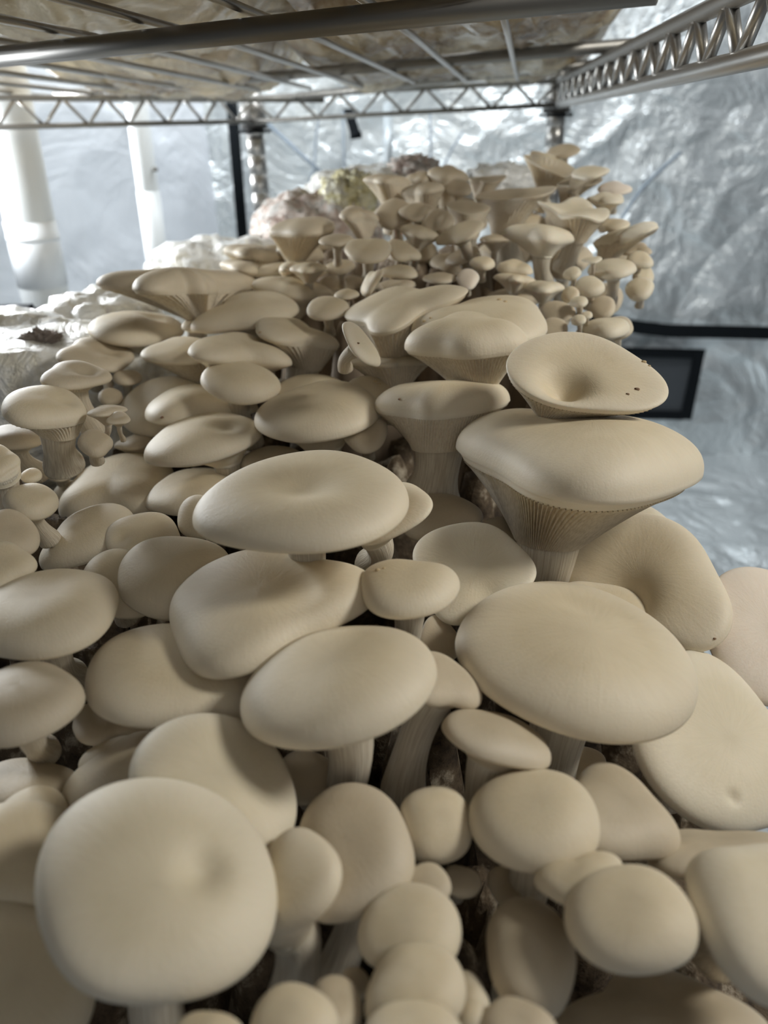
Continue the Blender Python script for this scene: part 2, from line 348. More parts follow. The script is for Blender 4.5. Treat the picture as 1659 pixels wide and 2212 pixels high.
pillow('grow_bag', -.19, .185, .92, 1.20, .058, .06, 'far bag bulging between the last crossbars beside the right post', 6, sag=.016)
# loose torn film that hangs between the wires
def flap(label, pts, drop, seed):
    a, b = Vector(pts[0]), Vector(pts[1]); V = []; nu, nv = 36, 14
    for j in range(nv+1):
        for i in range(nu+1):
            s_, t_ = i/nu, j/nv; p = a.lerp(b, s_); d = drop*(math.sin(math.pi*s_)**.7)*(.6+.4*noise.noise(Vector((s_*4, seed, 0)))*2)
            V.append(p+Vector((0, .035*t_+.007*noise.noise(Vector((s_*9, t_*4, seed))), -d*t_**.8+.004*noise.noise(Vector((s_*14, t_*6, seed+3)))))-a)
    o = link('plastic_flap', mesh('plastic_flap', V, grid_faces(nv+1, nu+1, wrap=False)), M_FILM); o.location = a; tag(o, label, 'plastic film')
flap('clear film flap hanging under the nearest crossbar at upper left', [(-0.2287, 0.7042, 0.0505), (-0.1661, 0.6830, 0.0532)], .030, 1)
flap('crumpled clear film hanging between the crossbars, upper centre left', [(-0.1248, 0.7297, 0.0561), (-0.0526, 0.7096, 0.0609)], .020, 2)
flap('ragged film scrap hanging over the left zigzag shelf edge', [(-0.3328, 1.0390, 0.0428), (-0.2389, 1.0606, 0.0411)], .022, 3)

# ------------------------------------------------------------------ white bags and lumps behind the mushrooms
def bag(nm, c, rad, m, label, cat, **k):
    o = blob(nm, c, rad, m, **k); tag(o, label, cat); return o
bag('mycelium_block', (-0.2466, 0.6576, -0.1673), (.052, .05, .045), M_WHITEBAG, 'crinkled white block behind the left caps, beside the thick pipe', 'grow bag', amp=.16, seed=1, fr=2.6)
bag('mycelium_block', (-0.2846, 0.5705, -0.2041), (.13, .09, .080), M_WHITEBAG, 'brightest white bag at the left edge under the thick pipe', 'grow bag', amp=.14, seed=2, fr=2.2)
bag('mycelium_block', (-0.1774, 0.8608, -0.1674), (.085, .08, .062), M_WHITEBAG, 'white block behind the widest flat cap, below the left chrome post', 'grow bag', amp=.14, seed=3, fr=2.4)
bag('mycelium_block', (-0.0682, 0.9208, -0.1392), (.075, .07, .070), M_PINK, 'pinkish white block rising left of the yellow lump', 'grow bag', amp=.2, seed=4, fr=3.4)
bag('yellow_lump', (-0.0303, 0.9100, -0.0739), (.030, .03, .026), M_YELLOW, 'yellowish crumbly lump on top of the pinkish block', 'lump', amp=.3, seed=5, fr=4)
bag('pin_clump', (0.0485, 0.9896, -0.0512), (.028, .03, .017), M_PINK, 'small pinkish clump of pins at the top centre horizon', 'clump', amp=.3, seed=6, fr=6)
bag('mycelium_block', (0.0120, 1.0046, -0.0871), (.10, .06, .042), M_WHITEBAG, 'thin white ridge running down from the pin clump to the yellow lump', 'grow bag', amp=.15, seed=7)
bag('plastic_bundle', (0.1539, 0.9808, -0.0680), (.042, .04, .022), M_WHITEBAG, 'shiny white plastic bundle left of the tall trumpet cap', 'plastic film', amp=.25, seed=8, fr=3)
# dark fuzzy patch on the brightest bag
pt = blob('fuzzy_patch', (-0.2440, 0.5341, -0.1336), (.013, .006, .007), mat('brown_fuzz', (.30, .25, .22), .9), amp=.7, seed=3, fr=7); tag(pt, 'brown bristly patch on the brightest white bag at left', 'patch')
bs = box('black_box', (-0.3992, 0.8062, -0.1854), (.06, .03, .05), M_BLACK); tag(bs, 'black object behind the bags under the thick pipe at left', 'box')

# ------------------------------------------------------------------ oyster mushrooms
def periodic(r, th):
    """smooth periodic radius from control radii (trigonometric interpolation)"""
    r=np.asarray(r,float); K=len(r); c=np.fft.rfft(r)/K
    out=np.full(th.shape,c[0].real)
    for k in range(1,len(c)):
        m=1.0 if (k==K//2 and K%2==0) else 2.0
        out=out+m*(c[k].real*np.cos(k*th)-c[k].imag*np.sin(k*th))
    return np.maximum(out,1e-4)
def cap_top(p,nth,ns):
    """grid (ns+1, nth, 3) in the cap's own frame, from centre to rim"""
    th=np.arange(nth)*2*np.pi/nth; r=periodic(p['r'],th); Rm=float(np.mean(p['r']))
    s=(np.arange(ns+1)/ns)[:,None]
    rho=np.sin(np.pi/2*s)**p.get('rp',1.0)
    co=np.clip(np.cos(np.pi/2*s),0,1)
    z=p['h']*co**p['q']+p.get('cup',0)*(rho**2-1)+0*th
    x=rho*np.cos(th)*r; y=rho*np.sin(th)*r
    for (dx,dy,dd,ds) in p.get('dim',[]):
        d2=((x/Rm-dx)**2+(y/Rm-dy)**2)/(ds*ds)
        z=z-dd*np.exp(-d2)*(1-rho**6)
    wa=p.get('wav',(0,2,0))
    z=z+wa[0]*np.cos(wa[1]*th+wa[2])*rho**3
    sd=p.get('seed',0)
    lum=p.get('lump',.02)
    z=z+lum*(np.sin(3.1*x/Rm+sd)*np.cos(2.7*y/Rm+1.3*sd)+.5*np.sin(5.3*x/Rm-2.1*y/Rm+2*sd))*(1-rho**8)
    return np.stack([x,y,z*Rm],-1)
def stem_circle(p,th):
    Rm=float(np.mean(p['r'])); rs=p['rs']
    C=np.array(p['sc'])*Rm
    return C+np.stack([rs*Rm*np.cos(th),rs*Rm*np.sin(th),0*th],-1)
def cap_under(p,nth,nt,t0=0.,t1=1.,ridges=0.,ng=0):
    """grid (nt+1, nth, 3) from the rim inwards and down to the stem"""
    th=np.arange(nth)*2*np.pi/nth
    q=dict(p); rim=cap_top(p,nth,1)[-1]; Rm=float(np.mean(p['r']))
    cc=stem_circle(p,th)
    t=(t0+(t1-t0)*np.arange(nt+1)/nt)[:,None,None]
    lip=p.get('lip',.05)
    uz=t**p.get('uk',1.4); ux=t**p.get('ux',.95)
    P=rim*(1-ux)+cc*ux
    P[...,2]=(rim[...,2]*(1-uz[...,0])+cc[...,2]*uz[...,0])
    P[...,2]-=lip*Rm*np.minimum(1,t[...,0]/.05)*(1-t[...,0])
    if ng:
        a=np.abs(np.sin(th*ng/2)) 
        P[...,2]+=ridges*Rm*(a-.5)*(np.sin(np.pi*np.clip(t[...,0],0.02,.98))**.5)
        k=1-ridges*1.1*(a-.5)*np.sin(np.pi*np.clip(t[...,0]*.9+.1,0,1))
        c0=cc.mean(0); P[...,:2]=c0[:2]+(P[...,:2]-c0[:2])*k[...,None]
    return P

def polattr(me, vals, rims, rad=None):
    a = me.attributes.new('pol', 'FLOAT_VECTOR', 'POINT'); a.data.foreach_set('vector', np.asarray(vals, np.float32).ravel())
    b = me.attributes.new('rim', 'FLOAT', 'POINT'); b.data.foreach_set('value', np.asarray(rims, np.float32).ravel())
    if rad is not None: c = me.attributes.new('rad', 'FLOAT', 'POINT'); c.data.foreach_set('value', np.asarray(rad, np.float32).ravel())
def frame(n):
    n = np.array(n, float); n /= np.linalg.norm(n); R = np.array(right); x = R-(R@n)*n; x /= np.linalg.norm(x); return np.stack([x, np.cross(n, x), n])
def mushroom(rec):
    O, n, q, B, far, gl, tone, rimw, label, num = rec
    O = np.array(O)/1000; B = np.array(B)/1000; p = dict(q); p['r'] = [v/1000 for v in q['r']]; E = frame(n); Rm = float(np.mean(p['r']))
    root = empty('oyster_mushroom', B); tag(root, label, 'mushroom', 'oyster mushrooms of the far cluster' if far else 'oyster mushrooms of the near cluster')
    px = Rm/max(.05, float(np.dot(O, np.array(fwd))))*1588
    nth = 112 if px > 120 else 72 if px > 50 else 44; ns = 30 if px > 120 else 18 if px > 50 else 12
    T = cap_top(p, nth, ns); nt = 8; tl = .10 if gl else 1.0
    Un = cap_under(p, nth, nt, 0., tl)
    th = np.arange(nth)*2*np.pi/nth
    V = np.concatenate([T.reshape(-1, 3), Un[1:].reshape(-1, 3)])@E+O-B
    F = grid_faces(ns+1+nt, nth)
    s = np.arange(ns+1)/ns; rho = np.concatenate([np.sin(np.pi/2*s), 1-np.arange(1, nt+1)/nt*.3])
    pol = np.stack([np.cos(th)[None]*2+0*rho[:, None], np.sin(th)[None]*2+0*rho[:, None], rho[:, None]*.6+0*th[None]+p['seed']], -1)
    rim = np.repeat(np.concatenate([np.clip((s-.90)/.10, 0, 1)**2*(.9 if rimw else .35), np.full(nt, .9 if rimw else .35)])[:, None], nth, 1)
    if not gl: F.append(tuple(range((ns+nt)*nth, (ns+nt+1)*nth)))
    me = mesh('cap', V, F); polattr(me, pol.reshape(-1, 3), rim, np.repeat(np.clip(rho, 0, 1)[:, None], nth, 1)); link('cap', me, CAP[tone], root)
    if gl:
        ng = int(min(130, max(44, px*.62))); m_ = ng*6
        G = cap_under(p, m_, 16, .06, 1., ridges=.05, ng=ng); th2 = np.arange(m_)*2*np.pi/m_
        me = mesh('gills', G.reshape(-1, 3)@E+O-B, grid_faces(17, m_))
        rr = np.linspace(0, 1, 17)[:, None]
        polattr(me, np.stack([np.cos(th2)[None]*6+0*rr, np.sin(th2)[None]*6+0*rr, rr*.8+0*th2[None]], -1).reshape(-1, 3), np.zeros(17*m_)); g = link('gills', me, M_GILL, root); g['kind'] = 'stuff'
    # stem
    C = np.array(p['sc'])*Rm@E+O; nrm = E[2]; Ln = np.linalg.norm(B-C); r0 = p['rs']*Rm
    C = C+nrm*r0*.35; K1 = C-nrm*Ln*.45; K2 = B+np.array([0, -.1, 1.])*Ln*.2; ks = 12; pts = []; rad = []
    for i in range(ks+1):
        t_ = i/ks; pts.append((1-t_)**3*C+3*(1-t_)**2*t_*K1+3*(1-t_)*t_*t_*K2+t_**3*B); rad.append(r0*(.97-.22*math.sin(math.pi*min(1, t_*1.2))+.12*t_))
    st = tube('stem', pts, rad, M_STEM, root, 24 if px > 50 else 14, B)
    nn = len(st.data.vertices)//(ks+1); th3 = np.arange(nn)*2*np.pi/nn; z_ = np.linspace(0, 1, ks+1)[:, None]
    polattr(st.data, np.stack([np.cos(th3)[None]*2+0*z_, np.sin(th3)[None]*2+0*z_, z_*.5+0*th3[None]+p['seed']], -1).reshape(-1, 3), np.zeros(nn*(ks+1)))
    return root, p, E, O, Rm
MUSH = [
([-59.7,118.5,-172.2],[0.271,-0.134,0.953],{'h':0.38,'q':0.85,'r':[29.75,30.22,31.21,32.68,34.23,35.98,36.77,34.49,30.06,26.53,24.69,23.34,22.27,22.79,25.37,28.34],'sc':[0,0,-0.35],'rs':0.318,'seed':5.8,'uk':2.0,'dim':[[0.296,0.186,0.13,0.2]]},[-68.5,113.9,-262.8],0,0,2,0,"largest round pale cap at the very front, blurred, with an off-centre dimple",1),
([-53.6,157.2,-175.7],[0.403,-0.14,0.905],{'h':0.36,'q':0.85,'r':[25.91,24.98,25.19,26.22,26.79,26.81,26.98,26.85,25.48,23.36,21.77,21.15,21.45,22.81,24.95,26.34],'sc':[0,0,-0.35],'rs':0.28,'seed':3.28,'uk':2.0},[-67.1,183.0,-225.7],0,0,2,0,"round cap whose upper edge rises just behind the largest front cap",2),
([-109.4,142.3,-189.1],[0.472,0.002,0.882],{'h':0.5,'q':0.85,'r':[19.78,18.54,19.29,21.43,22.57,22.44,22.26,21.72,20.34,19.18,18.64,17.59,16.13,16.15,18.34,20.38],'sc':[0,0,-0.35],'rs':0.28,'seed':5.84,'uk':2.0},[-124.9,158.5,-228.3],0,0,0,0,"rounded cap at the left edge beside the largest front cap",3),
([-92.9,177.9,-191.6],[-0.451,0.173,0.876],{'h':0.4,'q':0.85,'r':[19.72,18.3,19.22,21.12,21.77,21.92,22.95,23.21,20.87,18.03,16.9,17.15,17.84,19.21,21.19,21.63],'sc':[0,0,-0.35],'rs':0.28,'seed':4.19,'uk':2.0},[-92.3,193.6,-230.8],0,0,0,0,"narrow lobed cap squeezed between two big front-left caps",4),
([-114.2,164.5,-190.5],[0.052,0.22,0.974],{'h':0.45,'q':0.85,'r':[11.03,9.84,9.48,10.17,11.26,11.76,11.59,11.41,11.29,10.71,9.68,9.01,9.29,10.47,11.75,12.02],'sc':[0,0,-0.35],'rs':0.28,'seed':5.86,'uk':2.0},[-119.0,171.9,-212.2],0,0,0,0,"low dome showing just above the left-edge front cap",5),
([-125.7,181.8,-200.3],[0.13,0.308,0.942],{'h':0.4,'q':0.85,'r':[17.46,17.24,16.32,15.37,15.85,18.11,20.59,20.94,18.93,16.26,14.52,14.51,16.09,17.91,18.37,17.79],'sc':[0,0,-0.35],'rs':0.28,'seed':0.04,'uk':2.0},[-134.6,192.8,-234.7],0,0,1,0,"shaded cap deep in the dark hollow at the left edge",6),
([-118.6,182.8,-163.9],[0.04,0.049,0.998],{'h':0.5,'q':0.85,'r':[18.87,18.75,18.07,18.49,20.56,22.23,21.49,19.62,18.45,17.94,17.56,17.55,18.02,18.28,18.13,18.32],'sc':[0,0,-0.35],'rs':0.28,'seed':1.52,'uk':2.0},[-127.2,199.9,-201.1],0,0,1,0,"oval cap cut by the left edge above the dark hollow",7),
([-128.3,226.5,-160.2],[0.011,0.055,0.998],{'h':0.42,'q':0.85,'r':[26.14,26.52,28.96,31.09,31.63,31.34,30.62,29.22,27.56,26.11,24.78,23.95,24.8,27.34,29.06,27.94],'sc':[0,0,-0.35],'rs':0.28,'seed':2.61,'uk':2.0},[-140.0,253.6,-213.1],0,0,0,0,"broad smooth cap at the left edge with a straight right flank",8),
([-78.3,207.4,-177.1],[0.192,0.14,0.971],{'h':0.42,'q':0.85,'r':[33.24,30.21,29.75,32.67,36.13,37.4,36.26,33.56,30.75,29.46,29.29,28.07,25.95,26.03,29.74,33.78],'sc':[0,0,-0.35],'rs':0.28,'seed':4.68,'uk':2.0},[-91.6,235.4,-238.9],0,0,0,0,"plump oval cap below and left of the saddle-shaped double cap",9),
([-106.6,206.8,-196.4],[0.265,0.349,0.899],{'h':0.4,'q':0.85,'r':[16.09,15.51,8.39,6.62,8.15,15.23,18.39,14.84,12.09,11.34,11.7,13.4,14.59,12.0,9.21,10.64],'sc':[0,0,-0.35],'rs':0.28,'seed':1.19,'uk':2.0},[-113.5,215.2,-220.4],0,0,1,0,"thin cap edge showing beneath the plump oval cap on the left",10),
([-46.2,230.4,-163.3],[-0.121,0.035,0.992],{'h':0.36,'q':0.85,'r':[42.48,42.86,37.71,36.86,42.33,48.79,49.34,43.81,37.24,34.11,35.79,38.6,35.84,29.58,27.99,34.0],'sc':[0,0,-0.35],'rs':0.28,'seed':5.18,'uk':2.0,'dim':[[0.421,-0.049,0.13,0.34]]},[-48.6,270.9,-237.8],0,0,0,0,"large saddle-shaped cap of two joined lobes in the centre left",11),
([-15.8,181.9,-161.2],[-0.167,0.141,0.976],{'h':0.42,'q':0.85,'r':[31.54,33.45,35.1,36.1,36.51,36.42,35.79,34.61,32.86,30.69,28.63,27.34,27.14,27.73,28.68,29.9],'sc':[0,0,-0.35],'rs':0.28,'seed':5.9,'uk':2.0},[-22.4,189.5,-230.6],0,0,0,0,"large tilted oval cap in the centre with a pale stem beneath",12),
([69.4,213.1,-180.2],[0.172,0.025,0.985],{'h':0.36,'q':0.85,'r':[45.84,50.05,54.33,56.87,55.23,50.59,46.96,45.84,45.18,42.96,40.15,38.45,37.96,38.19,39.43,42.11],'sc':[0,0,-0.35],'rs':0.28,'seed':0.98,'uk':2.0,'dim':[[0.116,0.497,0.05,0.2]]},[68.4,223.9,-282.6],0,0,0,0,"largest oval cap right of centre, smooth with a faint crease near the top",13),
([103.1,277.2,-204.8],[0.196,-0.143,0.97],{'h':0.3,'q':0.85,'r':[24.07,25.54,26.04,24.41,22.99,24.27,26.55,25.71,22.94,22.42,24.06,24.16,21.87,20.46,21.21,22.73],'sc':[0,0,-0.35],'rs':0.28,'seed':3.58,'uk':2.0},[105.9,304.7,-250.2],0,0,0,0,"thin cap crescent showing behind the top edge of the largest oval cap",14),
([124.6,296.3,-202.5],[-0.337,-0.205,0.919],{'h':0.36,'q':0.85,'r':[33.88,36.15,42.27,49.16,54.14,55.74,51.77,40.88,27.97,20.96,20.96,24.03,35.7,45.09,43.56,37.01],'sc':[0,0,-0.35],'rs':0.28,'seed':0.05,'uk':2.0,'cup':0.1,'dim':[[-0.313,-0.23,0.25,0.35]]},[147.7,343.6,-273.2],0,0,0,1,"large curled cap at right, shaded above and bright on its right flank",15),
([172.1,268.1,-210.5],[0.095,-0.457,0.884],{'h':0.25,'q':0.85,'r':[28.41,33.35,36.11,36.8,36.15,33.63,30.26,28.26,28.34,29.9,32.36,34.53,33.54,28.78,24.58,24.47],'sc':[0,0,-0.35],'rs':0.28,'seed':2.32,'uk':2.0},[183.4,310.1,-267.7],0,0,3,0,"pinkish pale cap cut by the right edge behind the curled cap",16),
([129.5,213.3,-223.0],[0.295,-0.309,0.904],{'h':0.3,'q':0.85,'r':[40.15,36.75,38.78,45.16,45.33,37.64,32.58,33.91,38.03,40.04,39.1,36.17,32.59,31.8,35.94,41.06],'sc':[0,0,-0.35],'rs':0.28,'seed':0.26,'uk':2.0,'cup':0.05,'dim':[[-0.17,-0.616,0.05,0.06]]},[134.9,257.2,-297.1],0,0,2,0,"big pale flared cap at the right edge with a small crease near its rim",17),
([94.8,119.0,-186.5],[0.258,-0.123,0.958],{'h':0.55,'q':0.8,'r':[21.05,27.03,28.14,23.13,19.26,19.2,20.33,19.72,18.77,19.75,21.82,22.2,20.37,18.0,16.43,17.01],'sc':[0,0,-0.25],'rs':0.4,'seed':5.74,'uk':2.0,'rp':0.95},[99.1,136.8,-228.2],0,0,2,0,"bright bulbous cap cut by the right edge near the bottom",18),
([42.5,150.5,-186.1],[0.014,0.021,1.0],{'h':0.6,'q':0.8,'r':[18.94,19.76,20.29,19.4,17.89,17.6,18.77,19.97,20.03,19.35,18.43,17.31,16.54,16.78,17.72,18.45],'sc':[0,0,-0.25],'rs':0.4,'seed':2.62,'uk':2.0,'rp':0.95},[40.2,150.5,-234.5],0,0,0,0,"plump egg-shaped cap in the lower middle, touching the small round cap",19),
([69.4,157.0,-192.9],[0.231,0.092,0.968],{'h':0.5,'q':0.85,'r':[18.1,16.97,18.9,22.68,22.82,18.85,16.22,17.05,19.96,22.0,21.19,18.32,15.78,15.5,17.51,19.16],'sc':[0,0,-0.35],'rs':0.28,'seed':5.69,'uk':2.0},[70.8,172.2,-232.2],0,0,1,0,"shaded drooping cap tucked right of the plump egg-shaped cap",20),
([12.6,153.0,-189.1],[0.181,-0.256,0.95],{'h':0.75,'q':0.8,'r':[11.13,11.55,12.59,12.79,12.07,11.84,12.13,11.7,10.76,10.72,11.58,11.84,11.16,10.88,11.29,11.4],'sc':[0,0,-0.25],'rs':0.4,'seed':4.72,'uk':2.0,'rp':0.95},[11.7,165.6,-212.4],0,0,0,0,"small ball-shaped cap left of the plump egg-shaped cap",21),
([-11.6,143.1,-188.0],[-0.217,-0.101,0.971],{'h':0.5,'q':0.8,'r':[17.55,17.19,18.6,20.94,23.15,24.01,22.23,18.98,17.31,18.3,20.05,19.85,18.59,18.57,19.39,18.97],'sc':[0,0,-0.25],'rs':0.33,'seed':5.2,'uk':2.0,'rp':0.95},[-20.0,132.9,-234.2],0,0,1,0,"smooth bell-shaped cap with a bruised stem below it",22),
([-26.5,130.2,-181.6],[-0.465,-0.237,0.853],{'h':0.5,'q':0.8,'r':[14.2,13.66,13.05,13.58,15.03,15.34,13.69,12.29,12.73,14.16,14.26,12.7,11.42,11.43,12.46,13.69],'sc':[-0.48,-0.52,-0.552],'rs':0.584,'seed':1.04,'uk':2.0,'rp':0.95},[-34.4,113.6,-228.2],0,0,0,0,"narrow bell-shaped cap on a thick straight stem beside the largest front cap",23),
([3.7,119.2,-187.6],[-0.065,-0.14,0.988],{'h':0.6,'q':0.8,'r':[13.33,13.48,13.22,12.78,12.67,12.79,12.88,13.23,13.91,13.7,11.87,10.0,9.63,10.73,12.16,12.97],'sc':[0,0,-0.25],'rs':0.4,'seed':0.45,'uk':2.0,'rp':0.95},[4.5,130.6,-213.7],0,0,0,0,"round cap directly behind the blurred button at bottom centre",24),
([4.4,104.6,-187.2],[-0.053,0.033,0.998],{'h':0.75,'q':0.8,'r':[12.14,12.11,11.66,10.94,10.73,11.03,11.09,11.01,11.86,13.47,13.65,11.77,10.24,10.35,11.36,12.0],'sc':[0,0,-0.25],'rs':0.4,'seed':1.01,'uk':2.0,'rp':0.95},[5.1,113.2,-212.0],0,0,0,0,"blurred round button standing at bottom centre",25),
([17.4,103.1,-196.2],[-0.529,0.503,0.684],{'h':0.7,'q':0.8,'r':[6.12,6.61,8.23,13.42,17.75,10.44,4.43,4.43,4.43,7.38,8.73,9.88,12.05,11.29,7.84,6.09],'sc':[0,0,-0.25],'rs':0.4,'seed':4.4,'uk':2.0,'rp':0.95},[21.5,106.8,-213.9],0,0,0,0,"narrow button pressed against the right of the bottom centre button",26),
([2.4,91.5,-182.7],[-0.082,0.503,0.86],{'h':0.7,'q':0.8,'r':[11.98,10.2,9.02,9.02,9.31,9.39,9.81,10.56,10.75,10.33,10.03,9.77,9.15,8.95,10.13,11.95],'sc':[0,0,-0.25],'rs':0.4,'seed':2.45,'uk':2.0,'rp':0.95},[3.1,95.3,-203.4],0,0,0,0,"lowest blurred button cut by the bottom edge at centre",27),
([-24.1,94.3,-181.7],[0.001,0.131,0.991],{'h':0.75,'q':0.8,'r':[10.29,9.75,8.93,8.68,9.01,9.48,9.77,9.87,9.89,9.89,9.72,9.14,8.36,8.03,8.6,9.73],'sc':[0,0,-0.25],'rs':0.4,'seed':3.17,'uk':2.0,'rp':0.95},[-25.2,100.4,-201.7],0,0,0,0,"pale blurred button at the bottom in front of the thick straight stem",28),
([-15.4,101.5,-189.5],[0.343,0.238,0.908],{'h':0.7,'q':0.8,'r':[6.48,6.86,7.69,8.52,8.74,8.45,7.97,7.17,6.29,6.1,6.97,8.21,8.39,7.51,6.73,6.45],'sc':[0,0,-0.25],'rs':0.4,'seed':5.63,'uk':2.0,'rp':0.95},[-18.1,107.1,-208.3],0,0,1,0,"darker button just right of the pale button at the bottom",29),
([-11.2,111.6,-196.2],[0.512,-0.093,0.854],{'h':0.7,'q':0.8,'r':[3.83,4.02,4.12,4.07,3.99,3.99,4.11,4.26,4.29,4.18,4.07,4.08,4.11,4.0,3.81,3.72],'sc':[0,0,-0.25],'rs':0.4,'seed':3.13,'uk':2.0,'rp':0.95},[-14.3,119.2,-213.8],0,0,1,0,"tiny button behind the two bottom buttons below the bruised stem",30),
([-42.2,90.6,-178.1],[0.046,0.454,0.89],{'h':0.6,'q':0.8,'r':[7.9,7.25,6.49,6.03,6.05,6.66,7.72,8.53,8.36,7.4,6.43,5.85,5.77,6.22,7.09,7.86],'sc':[0,0,-0.25],'rs':0.4,'seed':0.65,'uk':2.0,'rp':0.95},[-44.4,94.6,-196.6],0,0,0,0,"sliver of a button at the bottom edge below the largest front cap",31),
([35.3,117.4,-200.1],[0.313,0.227,0.922],{'h':0.7,'q':0.8,'r':[12.36,14.51,17.97,20.94,20.78,17.79,14.55,12.47,11.92,13.07,15.57,17.49,16.7,14.21,12.27,11.66],'sc':[0,0,-0.25],'rs':0.4,'seed':0.95,'uk':2.0,'rp':0.95},[34.3,127.0,-231.5],0,0,1,0,"tall grey-shaded egg-shaped cap low down beside the black gap",32),
([60.3,116.3,-180.7],[-0.021,0.025,0.999],{'h':0.6,'q':0.8,'r':[15.46,15.6,15.66,15.15,14.32,14.12,15.02,16.52,17.58,17.51,16.3,14.65,13.59,13.67,14.52,15.23],'sc':[0,0,-0.25],'rs':0.4,'seed':3.27,'uk':2.0,'rp':0.95},[64.5,128.3,-212.5],0,0,0,0,"large blurred egg-shaped cap at lower right beside the right-edge cap",33),
([50.9,128.9,-183.6],[-0.116,0.366,0.923],{'h':0.5,'q':0.8,'r':[10.92,13.75,14.37,10.91,7.99,8.21,11.06,13.14,11.98,10.5,10.32,10.33,9.66,8.96,8.78,9.23],'sc':[0,0,-0.25],'rs':0.4,'seed':3.15,'uk':2.0,'rp':0.95},[54.1,135.1,-205.0],0,0,0,0,"small oval cap lying over the large blurred egg-shaped cap",34),
([38.6,149.8,-215.2],[0.26,0.108,0.96],{'h':0.5,'q':0.8,'r':[9.78,10.02,9.78,8.85,8.01,8.22,9.33,10.03,9.77,9.6,9.85,9.54,8.51,7.92,8.32,9.18],'sc':[0,0,-0.25],'rs':0.4,'seed':3.83,'uk':2.0,'rp':0.95},[38.2,157.7,-236.0],0,0,1,0,"small dim oval cap right of the black gap under the plump egg-shaped cap",35),
([27.5,95.4,-188.3],[0.066,0.248,0.966],{'h':0.6,'q':0.8,'r':[9.61,8.82,7.82,7.52,7.76,8.02,8.15,8.29,8.51,8.67,8.51,7.78,6.85,6.55,7.38,8.91],'sc':[0,0,-0.25],'rs':0.4,'seed':2.41,'uk':2.0,'rp':0.95},[28.3,100.6,-207.6],0,0,1,0,"blurred button at the bottom edge below the tall grey-shaded cap",36),
([73.3,113.1,-225.6],[0.067,0.537,0.841],{'h':0.3,'q':0.85,'r':[30.94,30.64,29.84,31.71,29.87,23.01,19.72,23.51,30.4,30.74,25.42,21.19,18.48,17.02,18.95,25.26],'sc':[0,0,-0.35],'rs':0.28,'seed':3.9,'uk':2.0},[78.8,120.2,-278.8],0,0,1,0,"dark blurred cap in the bottom right corner behind the egg-shaped caps",37),
([103.1,150.8,-205.1],[0.049,0.603,0.796],{'h':0.3,'q':0.85,'r':[25.5,32.17,28.77,22.55,21.05,22.48,22.47,21.92,24.48,29.04,29.45,24.87,20.02,16.62,15.28,17.85],'sc':[0,0,-0.35],'rs':0.28,'seed':2.38,'uk':2.0},[110.8,158.9,-250.6],0,0,1,0,"shaded cap strip between the flared cap and the bulbous right-edge cap",38),
([34.5,177.4,-179.7],[0.333,0.348,0.876],{'h':0.4,'q':0.85,'r':[18.51,19.9,21.92,22.15,19.88,17.76,17.39,18.11,18.94,19.65,19.64,18.08,16.11,15.58,16.62,17.8],'sc':[0,0,-0.35],'rs':0.447,'seed':3.74,'uk':2.0},[33.1,181.2,-218.1],0,0,1,0,"tongue-shaped cap hanging below the largest oval cap, light tipped",39),
([18.5,195.5,-169.9],[0.443,-0.141,0.885],{'h':0.4,'q':0.85,'r':[14.69,13.28,12.14,11.95,12.6,13.35,12.92,11.58,11.38,13.17,14.57,12.5,9.57,9.08,11.32,14.21],'sc':[0,0,-0.35],'rs':0.615,'seed':4.6,'uk':2.0},[3.7,189.1,-216.5],0,0,1,0,"small cap wedged between the tilted oval and the largest oval cap",40),
([39.1,271.1,-172.1],[-0.145,-0.314,0.938],{'h':0.2,'q':0.85,'r':[25.25,22.99,23.56,26.15,27.79,29.31,31.32,29.62,24.75,23.49,27.62,30.16,25.3,20.91,22.08,25.57],'sc':[0,0,-0.35],'rs':0.28,'seed':1.07,'uk':2.0,'cup':0.1,'dim':[[0.19,-0.592,0.1,0.3]]},[45.1,306.5,-220.3],0,0,2,1,"creamy ear-shaped cap with a lilac rim, centre right above the largest oval",41),
([8.5,226.8,-153.1],[-0.013,0.032,0.999],{'h':0.45,'q':0.85,'r':[18.46,20.24,20.24,18.75,18.74,20.9,22.09,20.04,17.74,17.56,18.38,18.18,17.21,16.7,16.67,17.07],'sc':[0,0,-0.35],'rs':0.348,'seed':2.25,'uk':2.0},[5.7,233.4,-190.9],0,0,0,0,"small oval cap right of the saddle-shaped cap with specks on top",42),
([-28.6,185.2,-202.0],[0.219,-0.023,0.975],{'h':0.4,'q':0.85,'r':[14.48,13.21,11.18,10.67,11.43,12.28,12.57,12.28,11.6,11.27,11.83,12.36,11.4,10.04,10.39,12.74],'sc':[0,0,-0.35],'rs':0.28,'seed':3.02,'uk':2.0},[-31.9,196.6,-226.7],0,0,1,0,"dim cap shoulder behind the bell-shaped cap with the bruised stem",43),
([-31.5,255.9,-132.2],[-0.003,0.04,0.999],{'h':0.3,'q':0.85,'r':[41.31,43.33,46.65,51.13,53.63,50.63,45.01,42.16,42.42,41.86,38.74,36.14,36.33,38.12,39.41,40.14],'sc':[0,0,-0.35],'rs':0.19,'seed':4.12,'uk':2.0,'dim':[[-0.006,-0.005,0.13,0.33]]},[-48.5,359.7,-188.4],0,0,0,0,"large flat oval cap across the middle with a shallow central hollow",45),
([2.7,275.6,-146.2],[-0.374,-0.123,0.919],{'h':0.25,'q':0.85,'r':[18.95,17.82,18.53,20.8,21.89,20.51,18.73,18.16,18.61,19.26,19.23,18.05,16.59,16.47,18.07,19.54],'sc':[-0.481,-0.227,-0.36],'rs':0.376,'seed':1.52,'uk':2.0},[-7.2,296.2,-184.7],0,0,0,0,"cap tip jutting right from behind the large flat oval cap",46),
